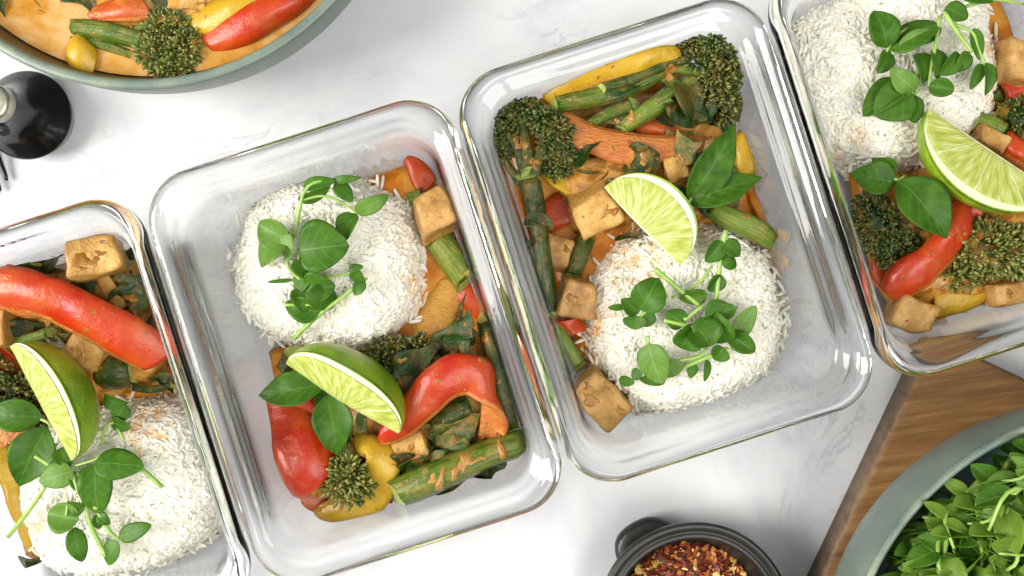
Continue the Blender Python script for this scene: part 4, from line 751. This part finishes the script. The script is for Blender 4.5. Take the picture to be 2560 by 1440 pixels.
basil('two dark basil leaves between rice and broccoli at upper right', [(2240, 455, 4.0, 2125, 435, 3.7, 84, 0), (2245, 450, 4.3, 2365, 595, 4.3, 118, 5), (2235, 440, 3.9, 2180, 395, 4.0, 60, 20)], [(2225, 440, 3.9, 9), (2245, 450, 4.1, 9), (2262, 440, 4.0, 8)])
sprig('pea shoot with two big round leaves at the lower left of the upper-right rice', [[(2290, 225, 4.4, 9), (2285, 260, 4.4, 12), (2310, 290, 4.2, 16)], [(2300, 160, 4.6, 9), (2290, 230, 4.5, 9)]],
      [(2280, 230, 4.8, 2185, 290, 4.6, 104, 0), (2260, 205, 4.6, 2155, 290, 4.3, 80, -15), (2290, 225, 4.9, 2225, 170, 4.9, 56, 10, 'peal'), (2270, 240, 4.6, 2290, 310, 4.5, 60, 0)])
sprig('pea shoot with a folded oval leaf at the left of the upper-right rice', [[(2215, 130, 4.5, 8), (2240, 90, 4.7, 9), (2290, 60, 4.7, 9)]],
      [(2215, 118, 4.7, 2185, 25, 4.7, 82, 0), (2225, 125, 4.6, 2350, 60, 4.8, 78, 10), (2245, 120, 4.8, 2340, 75, 4.9, 40, -10, 'peal'), (2225, 125, 4.4, 2190, 185, 4.4, 50, 0)])
sprig('pea shoot crossing the middle of the upper-right rice', [[(2350, 40, 4.8, 10), (2335, 130, 4.9, 9), (2320, 215, 4.7, 8)], [(2360, 30, 4.8, 12), (2400, 90, 4.9, 12), (2430, 130, 4.8, 11)]],
      [(2340, 120, 4.7, 2340, 200, 4.7, 60, 0), (2320, 215, 4.7, 2385, 225, 4.7, 50, 0), (2400, 135, 4.8, 2350, 190, 4.8, 50, 10), (2420, 130, 4.8, 2385, 180, 4.6, 44, 0), (2350, 60, 4.8, 2290, 110, 4.7, 46, 0), (2290, 130, 4.6, 2310, 210, 4.6, 60, 0)])
sprig('pea shoot with twin oval leaves at the right of the upper-right rice', [[(2380, 60, 4.8, 9), (2430, 80, 4.8, 8), (2445, 120, 4.7, 8), (2465, 165, 4.6, 7)], [(2560, 10, 4.4, 6), (2480, 0, 4.6, 9), (2370, 30, 4.7, 11)]],
      [(2468, 155, 4.7, 2465, 238, 4.5, 44, 0), (2455, 160, 4.6, 2425, 225, 4.5, 34, 0), (2435, 70, 4.8, 2450, 150, 4.6, 34, 0), (2360, 15, 4.8, 2420, 45, 4.7, 50, 0), (2400, -10, 4.8, 2480, 5, 4.8, 40, 0)])
CUR = None

def film(label, cont, side, t0, t1, z0, z1, seed, mat='film'):
    # thin dried sauce film on the inner glass wall; side 0 right,1 top,2 left,3 bottom; t along the wall in cm
    n, k = 40, 12; V = []; q = np.random.RandomState(seed).uniform(0, 6, 4)
    for i in range(n):
        f = i / (n - 1); t = t0 + (t1 - t0) * f; hi = z1 * (1 - .35 * abs(math.sin(f * 9 + q[0])) - .25 * abs(math.sin(f * 23 + q[1]))) * min(1, 4 * f + .2, 4 * (1 - f) + .2)
        for j in range(k):
            z = z0 + (max(hi, z0 + .05) - z0) * j / (k - 1); d = np.interp(z, [a for a, b in INNER], [b for a, b in INNER]) + .05
            x, y = ((CH[0] - d, t), (t, CH[1] - d), (-CH[0] + d, t), (t, -CH[1] + d))[side]; w_ = cont.c + x * cont.u + y * cont.v; V.append([w_[0], w_[1], z])
    return tag(mesh('sauce_film', V, gridF(n, k), MAT[mat], None), label, 'sauce', kind='stuff')
CUR = C3; film('translucent brown sauce film on the right glass wall beside the rice', C3, 0, -5.5, 5.5, .8, 4.6, 3)
film('thin sauce film on the top glass wall behind the yellow pepper', C3, 1, -4.5, 4, 1.0, 5.0, 4)
film('orange sauce film low on the left glass wall below the floret head', C3, 2, -4, 6, .7, 3.4, 5, 'filmd')
CUR = C2; film('orange sauce film on the right glass wall beside the browned tofu', C2, 0, -6.5, 7, .7, 3.8, 6, 'filmd')
film('faint sauce film on the top glass wall of the left-centre container', C2, 1, 1, 5, .8, 2.6, 7)
film('reddish sauce film on the left glass wall by the bulging red pepper', C2, 2, -7, -1, .7, 2.6, 8)
CUR = C1; film('orange sauce film on the right glass wall beside the big red pepper', C1, 0, -2, 7.5, .7, 4.0, 9, 'filmd'); film('thin sauce film on the top glass wall behind the tall tofu cube', C1, 1, -2, 5, .8, 3.6, 10)
CUR = C4; film('orange sauce film on the bottom glass wall above the wooden board', C4, 3, -5.5, 5, .7, 3.6, 11, 'filmd'); film('sauce film on the left glass wall beside the dark broccoli head', C4, 2, -7, 2, .7, 3.2, 12)
CUR = None

def filler(cont, where, poly, n, z0, z1, seed):
    global CUR
    CUR = cont; r = random.Random(seed); xs = [p[0] for p in poly]; ys = [p[1] for p in poly]; k = 0
    def inp(x, y):
        c = False
        for i in range(len(poly)):
            (x1, y1), (x2, y2) = poly[i - 1], poly[i]
            if (y1 > y) != (y2 > y) and x < (x2 - x1) * (y - y1) / (y2 - y1) + x1: c = not c
        return c
    while k < n:
        x, y = r.uniform(min(xs), max(xs)), r.uniform(min(ys), max(ys))
        if not inp(x, y): continue
        k += 1; a = r.uniform(0, 6.28); L = r.uniform(40, 90); z = r.uniform(z0, z1); dx, dy = L * math.cos(a) / 2, L * math.sin(a) / 2
        o = wilted('crumpled green scrap ' + where, [((x - dx, y - dy, z), (x + dx, y + dy, z + r.uniform(-.3, .3)), L * r.uniform(.5, .9), r.uniform(-30, 30))], r.choice(['wilt', 'wilts', 'wilts']), name='leaf_scrap', crumple=.3); o['group'] = 'scraps of greens ' + where
filler(C2, 'under the folded red pepper of the left-centre container', [(900, 900), (1200, 830), (1280, 1060), (1180, 1180), (980, 1220), (850, 1120)], 16, 2.2, 2.8, 1)
filler(C3, 'among the tofu and peppers of the right-centre container', [(1390, 320), (1600, 280), (1820, 290), (1880, 500), (1780, 530), (1600, 400), (1480, 620), (1340, 640)], 13, 1.9, 2.7, 2)
filler(C1, 'around the red pepper of the lower-left container', [(0, 700), (320, 640), (400, 900), (420, 980), (260, 970), (0, 880)], 15, 2.2, 2.8, 3)
filler(C4, 'below the upper-right lime', [(2160, 480), (2400, 440), (2540, 560), (2540, 700), (2300, 740), (2200, 680)], 10, 1.9, 2.5, 4)
rg = random.Random(3)
for cont, pts, lab in ((C3, [(1985, 650), (1998, 700), (1992, 760), (1975, 610), (2003, 735), (1962, 585), (1960, 850), (1935, 905), (1380, 905), (1398, 862)], 'stray rice grain on the glass floor beside the right-centre rice'), (C2, [(582, 640), (568, 690), (576, 760), (600, 590), (615, 830)], 'stray rice grain on the glass floor left of the left-centre rice')):
    CUR = cont
    for (x, y) in pts:
        a = rg.uniform(0, 3.14); B = np.array([[math.cos(a), -math.sin(a), 0], [math.sin(a), math.cos(a), 0], [0, 0, 1.]]) @ np.array([[0, 0, .72], [.1, 0, 0], [0, .1, 0]]); V = GV @ B.T + P(x, y, .68)
        o = mesh('rice_grain', V, GF, MAT['rice'], attr={'rnd': np.full(len(V), rg.random()), 'stain': np.zeros(len(V))}); tag(o, lab, 'rice grain', 'stray grains ' + lab[33:])
CUR = None
#@@END_FOOD2
# ================================================================== lathe bowls
def lathe(prof, cx, cy, n=96, wobble=0., seed=1):
    V = []; r = np.random.RandomState(seed); ph = r.uniform(0, 6, 3); th = np.linspace(0, 2 * math.pi, n, endpoint=False)
    f = 1 + wobble * (np.sin(2 * th + ph[0]) + .6 * np.sin(3 * th + ph[1]) + .4 * np.sin(5 * th + ph[2]))
    for rr_, z in prof: V += [[cx + rr_ * f[i] * math.cos(th[i]), cy + rr_ * f[i] * math.sin(th[i]), z] for i in range(n)]
    return np.array(V), gridF(len(prof), n, True)
def bowl(name, label, cat, cx, cy, outer, rim, inner, z0, mats, wobble=0., seed=1):
    root = thing(name, (cx, cy, z0), label, cat); z = lambda p: [(max(a, .01), b + z0) for a, b in p]
    for nm, pr, mt, k in (('body', outer, mats[0], 40), ('rim', rim, mats[1], 16), ('inner_surface', inner, mats[2], 40)):
        V, F = lathe(spline(z(pr), k), cx, cy, 128, wobble, seed); mesh(nm, V, F, MAT[mt], root, clamp=False)
    return root
# big curry bowl, upper left (rim radius and centre fitted from the rim arc)
def circ(p, q, r_):
    (ax, ay), (bx, by), (cx, cy) = p, q, r_; d = 2 * (ax * (by - cy) + bx * (cy - ay) + cx * (ay - by))
    ux = ((ax * ax + ay * ay) * (by - cy) + (bx * bx + by * by) * (cy - ay) + (cx * cx + cy * cy) * (ay - by)) / d
    uy = ((ax * ax + ay * ay) * (cx - bx) + (bx * bx + by * by) * (ax - cx) + (cx * cx + cy * cy) * (bx - ax)) / d
    return ux, uy, math.hypot(ax - ux, ay - uy)
BZ = 6.2
a_, b_, r0 = circ((0, 128), (400, 223), (845, 0)); bc = P(a_, b_, BZ); BR = r0 * K(BZ)
print('big bowl', a_, b_, r0, BR)
bowl('curry_bowl', 'large grey green stoneware bowl of curry at the top left', 'bowl', bc[0], bc[1],
     [(0, .35), (BR * .45, .35), (BR * .5, 0), (BR * .58, .05), (BR * .74, .45), (BR * .89, 1.6), (BR * .965, 3.2), (BR * .99, 5.0), (BR * .992, 5.95)],
     [(BR * .992, 5.95), (BR, 6.15), (BR - .12, 6.28), (BR - .40, 6.28), (BR - .54, 6.1), (BR - .58, 5.9)],
     [(BR - .58, 5.9), (BR * .94, 5.2), (BR * .88, 3.6), (BR * .72, 1.9), (BR * .5, 1.0), (0, .9)], 0.01, ('bowl', 'rim', 'bowlbr'))
sz = 4.9; n = 90; V = []; sr = BR * .925
for i in range(30):
    for j in range(n): a = 2 * math.pi * j / n; q = (30 - i) / 30 * sr; V.append([bc[0] + q * math.cos(a), bc[1] + q * math.sin(a), sz])
V = np.array(V); V[:, 2] += wob(V, .8, .05, 3)[:, 2] + wob(V, 2.2, .03, 4)[:, 2]; V = np.vstack([V, [bc[0], bc[1], sz]]); F = gridF(30, n, True) + [[29 * n + j, 29 * n + (j + 1) % n, 30 * n] for j in range(n)]
tag(mesh('curry_sauce', V, F, MAT['soup'], clamp=False), 'creamy orange curry filling the large bowl at the top left', 'sauce', kind='stuff')
broccolini('broccolini floating in the large bowl, florets at its right end', [(178, 66, 4.7, 40), (240, 72, 4.9, 48), (310, 90, 5.0, 50), (370, 110, 5.0, 46)],
           [[(420, 75, 4.8, 56, 40, .5), (455, 120, 4.8, 40, 50, .5), (430, 170, 4.7, 50, 26, .4), (390, 130, 4.9, 40, 40, .45)]],
           [[(172, 90, 4.7, 22), (250, 110, 4.8, 28), (330, 140, 4.8, 24)], [(330, 80, 5.1, 26), (380, 60, 5.1, 22)]], [], 'stalk', 'budb', n=700, seed=71)
pepper('long red pepper slice at the right rim of the large bowl', [(520, 112, 4.7, 74, -5), (580, 80, 5.1, 86, -10), (670, 30, 5.2, 96, -10), (760, -30, 5.0, 80, -10)], crown=.4, seed=72)
pepper('orange pepper chunk at the top edge in the large bowl', [(225, 30, 4.8, 40, 10), (300, 20, 5.2, 60, 10), (365, 15, 5.0, 80, 10)], 'redd', seed=73, crown=.3)
pepper('yellow lump of pepper in sauce in the large bowl', [(480, 55, 4.8, 50, 0), (545, 35, 5.1, 80, 0), (610, 8, 5.2, 90, 0), (680, -20, 4.9, 70, 0)], 'yel', seed=74, crown=.3)
pepper('yellow pepper corner coated in sauce below the broccolini stalk', [(185, 112, 4.9, 60, 0), (205, 140, 5.1, 76, 0), (240, 168, 4.9, 60, 0)], 'yel', seed=75)
wilted('green leaf at the top edge left of the orange chunk in the large bowl', [((160, -20, 4.8), (235, 40, 4.9), 40, 0)])
wilted('dark leaf at the far left inside the large bowl', [((5, 0, 4.6), (45, 60, 4.7), 30, 0)])
wilted('small dark green leaf in the corner of the large bowl sauce', [((80, -5, 4.7), (110, 20, 4.8), 24, 0)])
wilted('green leaf piece at the top edge right of the orange chunk', [((380, -20, 4.8), (425, 15, 4.9), 44, 0)])
tofu('round edged tofu piece in sauce at the top of the large bowl', 480, -8, 4.5, 80, 60, 50, 10, 0, 0, 'tofu', 77)

# ------------------------------------------------------------------ wooden board
bz = 1.7
A_ = P(2300, 905, bz)[:2]; B_ = P(2048, 1440, bz)[:2]; dl = nrm(B_ - A_); dp = np.array([-dl[1], dl[0]])
if dp[0] < 0: dp = -dp
top0 = P(2335, 838, bz)[:2]
corners = [top0, top0 + dl * 30, top0 + dl * 30 + dp * 26, top0 + dp * 26]
def board(cs, z0, z1, rr_=.8, bev=.35):
    pts = []; k = len(cs)
    for i in range(k):
        p0, p1, p2 = cs[i - 1], cs[i], cs[(i + 1) % k]; a, b = nrm(p0 - p1), nrm(p2 - p1); c = p1 + (a + b) * rr_
        for j in range(7):
            t = j / 6 * math.pi / 2; pts.append(c - a * rr_ * math.sin(t) - b * rr_ * math.cos(t) if False else c - b * rr_ * math.cos(t) * 1 - a * rr_ * math.sin(t))
    pts = np.array(pts); cen = pts.mean(0); n = len(pts); V = []; d = (pts - cen); L = np.linalg.norm(d, axis=1)[:, None]
    rows = [(0, z0 + .1), (0, z1 - bev), (-.06, z1 - bev * .4), (-.22, z1 - .08), (-.42, z1)]
    for off, z in rows: q = pts + d / L * off; V += [[*p, z] for p in q]
    F = gridF(len(rows), n, True); mi = [1] * (3 * n) + [0] * n; F.append(list(range((len(rows) - 1) * n, len(rows) * n))); mi.append(0); F.append(list(range(n))[::-1]); mi.append(1)
    return np.array(V), F, mi
V, F, mi = board(corners, 0, bz); o = mesh('wooden_board', V, F, [MAT['wood'], MAT['woodside']], mi=mi, clamp=False)
import bmesh
bm = bmesh.new(); bm.from_mesh(o.data); bmesh.ops.recalc_face_normals(bm, faces=bm.faces); bm.to_mesh(o.data); bm.free()
tag(o, 'brown wooden board under the sage bowl at the lower right', 'board')
# ------------------------------------------------------------------ sage bowl of pea shoots
SZ = bz + 7.0
a_, b_, r0 = circ((2562, 1062), (2368, 1177), (2172, 1425)); sc_ = P(a_, b_, SZ); SR = r0 * K(SZ); print('sage bowl', a_, b_, r0, SR)
bowl('salad_bowl', 'sage green stoneware bowl of pea shoots on the wooden board', 'bowl', sc_[0], sc_[1],
     [(0, .3), (SR * .5, .3), (SR * .55, 0), (SR * .62, .1), (SR * .84, 1.0), (SR * .95, 2.4), (SR * .99, 4.2), (SR * 1.0, 6.0), (SR * .995, 6.72)],
     [(SR * .995, 6.72), (SR * .998, 6.9), (SR - .14, 7.02), (SR - .32, 7.0), (SR - .42, 6.86), (SR - .46, 6.6)],
     [(SR - .46, 6.6), (SR * .93, 5.4), (SR * .88, 3.2), (SR * .74, 1.5), (SR * .5, .8), (0, .7)], bz + .01, ('bowl', 'rim', 'bowlin'), seed=4)
# heap of shoots: built one by one, alike ones share a label
proto = []
rs = np.random.RandomState(5)
def shoot(seed):
    r = random.Random(seed); root = thing('pea_shoot', (0, 0, 0), 'fresh pea shoot in the heap filling the sage green bowl', 'pea shoot', 'pea shoots heaped in the sage bowl')
    L = r.uniform(3.0, 4.8); pts = [np.array([0, 0, 0.]), np.array([L * .35, r.uniform(-.5, .5), r.uniform(.4, .9)]), np.array([L * .7, r.uniform(-.8, .8), r.uniform(.5, 1.2)]), np.array([L, r.uniform(-1, 1), r.uniform(-.2, .5)])]
    c = spline(np.array([[*p, .125 - .02 * i] for i, p in enumerate(pts)]), 14); T, Sd, N = frames(c[:, :3]); th = np.linspace(0, 2 * math.pi, 7, endpoint=False)
    V, F, nb = sweep(c[:, :3], Sd, N, [np.stack([np.cos(th), np.sin(th)], 1) * q[3] for q in c]); mesh('stem', V, F, MAT['stem'], root)
    for i in range(r.randint(3, 6)):
        q = c[int(3 + i * 10 / 6)][:3] if i < 4 else c[-1][:3]; a = r.uniform(0, 2 * math.pi) if i >= 4 else (1 if i % 2 else -1) * r.uniform(.6, 1.7); ln = r.uniform(.9, 1.9)
        t = q + np.array([math.cos(a) * ln, math.sin(a) * ln, r.uniform(-.6, .9)]); V, F, uv = leaf_geo(q, t, ln * r.uniform(.48, .8), 'pea', r.uniform(-65, 65), r.uniform(.0, .25), r.uniform(.1, .6), 0, seed * 10 + i)
        mesh('leaf', V, F, MAT[r.choice(['pea', 'pea', 'peal', 'young'])], root, uv=uv)
    return root
def copy_tree(o, parent=None):
    c = o.copy(); S.collection.objects.link(c)
    if parent: c.parent = parent
    for ch in list(o.children): copy_tree(ch, c)
    return c
kinds = [shoot(100 + i) for i in range(9)]; used = set(); NS = 290; k = 0; tries = 0
while k < NS and tries < 4000:
    tries += 1
    q = P(rs.uniform(2140, 2660), rs.uniform(1060, 1540), SZ - 1.2); dd = math.hypot(q[0] - sc_[0], q[1] - sc_[1]); lay = k / NS
    z = bz + 3.4 + lay * 3.6 + rs.uniform(-.3, .3)
    if dd > SR * min(.955, .84 + .2 * lay) - .75 or (dd < 9 and rs.uniform() < .55): continue
    i = k % 9; o = kinds[i] if i not in used else copy_tree(kinds[i]); used.add(i); a = rs.uniform(0, 2 * math.pi)
    if dd > SR * .58: # near the wall: lie along it so nothing pierces the bowl
        a = math.atan2(q[1] - sc_[1], q[0] - sc_[0]) + math.pi / 2 + rs.uniform(.15, .6)
    o.location = (q[0], q[1], z + max(0, 0)); o.rotation_euler = (rs.uniform(-.6, .6), rs.uniform(-.3, .2), a); s_ = rs.uniform(.8, 1.1); o.scale = (s_,) * 3; k += 1

# ------------------------------------------------------------------ sauce clinging to the food: patches laid on whatever surface is below
MAT['coat'] = mat_sauce('clinging_curry_sauce', hexc('#a06a20', .8), hexc('#b07c34', .8), hexc('#bc8c4a', .85), 1.2)
bpy.context.view_layer.update(); DG = bpy.context.evaluated_depsgraph_get()
OKN = ('skin', 'flesh', 'stem', 'side_shoot', 'stalk', 'branch', 'wilted_leaf', 'leaf_lobe', 'leaf_scrap', 'tofu_cube', 'vegetable_bed', 'floret')
def coating(label, poly, n, seed):
    r = random.Random(seed); xs = [p[0] for p in poly]; ys = [p[1] for p in poly]; VV = []; FF = []; k = t_ = 0
    while k < n and t_ < n * 12:
        t_ += 1; x, y = r.uniform(min(xs), max(xs)), r.uniform(min(ys), max(ys)); c = False
        for i in range(len(poly)):
            (x1, y1), (x2, y2) = poly[i - 1], poly[i]
            if (y1 > y) != (y2 > y) and x < (x2 - x1) * (y - y1) / (y2 - y1) + x1: c = not c
        if not c: continue
        p = P(x, y, 3.2); R0 = r.choice([.06, .09, .12, .2, .3, .42]) * r.uniform(.8, 1.3); asp = r.uniform(.35, 1); an = r.uniform(0, 3.14); ph = [r.uniform(0, 6.28) for _ in range(3)]; nr, nt2 = 5, 18; V = []; ok = True; zs = []
        for i in range(nr):
            for j in range(nt2):
                a = 2 * math.pi * j / nt2; f = (i + .15) / (nr - .85); q = R0 * f * (1 + .3 * math.sin(2 * a + ph[0]) + .25 * math.sin(3 * a + ph[1]) + .15 * math.sin(5 * a + ph[2])); u, v = q * math.cos(a), q * math.sin(a) * asp
                X, Y = p[0] + u * math.cos(an) - v * math.sin(an), p[1] + u * math.sin(an) + v * math.cos(an)
                hit, loc, nn, fi, ob, mx = S.ray_cast(DG, (X, Y, 7.5), (0, 0, -1))
                if not hit or ob.name.split('.')[0] not in OKN or (R0 > .15 and ob.name.startswith('skin')): ok = False; break
                zs.append(loc.z); V.append((X, Y, loc.z + .004 + .05 * R0 / .3 * max(0, 1 - f * f) ** .5 - (.012 if i == nr - 1 else 0)))
            if not ok: break
        if not ok or max(zs) - min(zs) > R0 * 1.5 + .12: continue
        off = len(VV); VV += V; FF += gridF(nr, nt2, True, off); FF.append([off + j for j in range(nt2)]); k += 1
    tag(mesh('sauce_coating', VV, FF, MAT['coat'], clamp=False), label, 'sauce', kind='stuff')
coating('drops and smears of curry sauce on the vegetables of the left-centre container', [(690, 920), (1000, 850), (1210, 780), (1290, 1000), (1340, 1100), (1180, 1230), (960, 1340), (760, 1340), (700, 1150)], 46, 1)
coating('drops and smears of curry sauce on the vegetables of the right-centre container', [(1230, 300), (1380, 220), (1650, 110), (1850, 110), (1900, 400), (1930, 600), (1780, 540), (1560, 620), (1480, 760), (1560, 1040), (1450, 1000), (1330, 620)], 60, 2)
coating('drops and smears of curry sauce on the vegetables of the lower-left container', [(0, 640), (220, 570), (330, 640), (420, 940), (260, 960), (0, 1000)], 30, 3)
coating('drops and smears of curry sauce on the vegetables of the upper-right container', [(2150, 480), (2400, 480), (2560, 540), (2560, 790), (2260, 820), (2180, 640)], 24, 4)
coating('drops of curry sauce on the pieces in the large bowl', [(0, 0), (760, 0), (520, 120), (400, 190), (170, 120)], 10, 5)
# ------------------------------------------------------------------ black pinch bowl of chilli flakes
PZ = 3.4
a_, b_, r0 = circ((1530, 1425), (1745, 1308), (1950, 1425)); pc = P(a_, b_, PZ); PR = r0 * K(PZ); print('pinch', a_, b_, r0, PR)
root = bowl('pinch_bowl', 'small black ceramic bowl of chilli flakes at the bottom edge', 'bowl', pc[0], pc[1],
     [(0, .2), (PR * .45, .2), (PR * .5, 0), (PR * .6, .1), (PR * .82, .9), (PR * .95, 2.2), (PR * .99, 3.1)],
     [(PR * .99, 3.1), (PR * 1.0, 3.3), (PR * .975, 3.42), (PR * .93, 3.36), (PR * .90, 3.25), (PR * .88, 3.32), (PR * .84, 3.30), (PR * .82, 3.1)],
     [(PR * .82, 3.1), (PR * .78, 2.3), (PR * .66, 1.3), (PR * .4, .8), (0, .7)], .01, ('blackm', 'blackm', 'blackm'), .008, 3)
hv = []; hc = P(1635, 1395, 1.1); n = 40
for off, z in ((-.9, .5), (-.25, .35), (0, .7), (0, 1.15), (-.25, 1.4), (-.8, 1.3)):
    for j in range(n): a = 2 * math.pi * j / n; q = 2.0 + off + .10 * math.sin(3 * a + .5) + .07 * math.sin(5 * a); hv.append([hc[0] + q * math.cos(a), hc[1] + q * math.sin(a) * 1.05, z])
F = gridF(6, n, True) + [list(range(n))[::-1], list(range(5 * n, 6 * n))]; mesh('handle', hv, F, MAT['blackm'], root, clamp=False)
r = np.random.RandomState(4); N_ = 1500; a = r.uniform(0, 2 * math.pi, N_); q = np.sqrt(r.uniform(0, 1, N_)) * PR * .70
pos = np.stack([pc[0] + q * np.cos(a), pc[1] + q * np.sin(a), 1.7 + .9 * (1 - (q / (PR * .72)) ** 2) + r.uniform(-.12, .12, N_)], 1)
FV = np.array([[math.cos(t) * rr_, math.sin(t) * rr_, zz + .12 * math.cos(2 * t)] for zz, rr_ in ((-.06, .95), (.06, 1.0)) for t in np.linspace(0, 2 * math.pi, 7, endpoint=False)]); FF = tri([[0, 1, 8, 7], [1, 2, 9, 8], [2, 3, 10, 9], [3, 4, 11, 10], [4, 5, 12, 11], [5, 6, 13, 12], [6, 0, 7, 13], [7, 8, 9, 10], [7, 10, 11, 12], [7, 12, 13, 13], [3, 2, 1, 0], [6, 5, 4, 3], [6, 3, 0, 0]])
B = basis(r.normal(size=(N_, 3)) * [.7, .7, 0] + [0, 0, 1.], r); s_ = r.uniform(.10, .26, N_); B = B * np.stack([s_, s_ * r.uniform(.5, 1, N_), s_], 1)[:, None, :]
V, F, val = instances(FV, FF, pos, B, r.uniform(0, 1, N_) ** 1.1); tag(mesh('chilli_flakes', V, F, MAT['flake'], attr={'rnd': val}, smooth=False, clamp=False), 'heap of dried red chilli flakes and yellow seeds in the small black bowl', 'chilli flakes', kind='stuff')
# base of the heap
V, F = lathe([(.01, 2.5), (PR * .35, 2.3), (PR * .6, 1.9), (PR * .74, 1.5)], pc[0], pc[1], 40); ob = mesh('heap_base', V, F[::1], MAT['flake'], bpy.data.objects['chilli_flakes'], clamp=False, attr={'rnd': np.full(len(V), .2)}); ob['kind'] = 'stuff'

# ------------------------------------------------------------------ black shaker with metal cap, fork
sp = P(71, 289, 1.0); q = 112 * K(1.1); root = thing('shaker', (sp[0], sp[1], 0), 'glossy black flared shaker with brushed metal cap at the left picture edge', 'shaker')
V, F = lathe(spline([(.01, .02), (q * .78, .02), (q * .84, .12), (q * .9, .5), (q * .985, 1.05), (q * .985, 1.18), (q * .94, 1.30), (q * .84, 1.55), (q * .64, 2.05), (q * .48, 2.7), (q * .40, 3.4), (q * .385, 4.0)], 60), sp[0], sp[1], 96); mesh('body', V, F, MAT['black'], root, clamp=False)
V, F = lathe(spline([(q * .385, 4.0), (q * .40, 4.06), (q * .405, 4.5), (q * .39, 4.72), (q * .30, 4.85), (.01, 4.9)], 24), sp[0], sp[1], 64); mesh('cap', V, F, MAT['steel'], root, clamp=False)
root = thing('fork', tuple(P(-40, 380, 0)), 'black fork with tines pointing down at the left picture edge', 'fork')
for bx, by, tx, ty in ((-8, 385, 17, 451), (-34, 400, 0, 478), (-62, 412, -26, 490), (-90, 425, -54, 500)):
    V, F, nb = tube([(bx - 16, by - 60, .9, 12), (bx, by, .55, 15), (tx - 5, ty - 16, .35, 12), (tx, ty, .35, 7)], 12, 8); mesh('tine', V, F, MAT['black'], root, clamp=False)
V, F, nb = tube([(-52, 350, .8, 98), (-75, 310, 1.0, 70), (-150, 180, 1.2, 30), (-260, -60, .8, 40)], 20, 12); V[:, 2] = .25 + (V[:, 2] - .25) * .35; mesh('handle', V, F, MAT['black'], root, clamp=False)
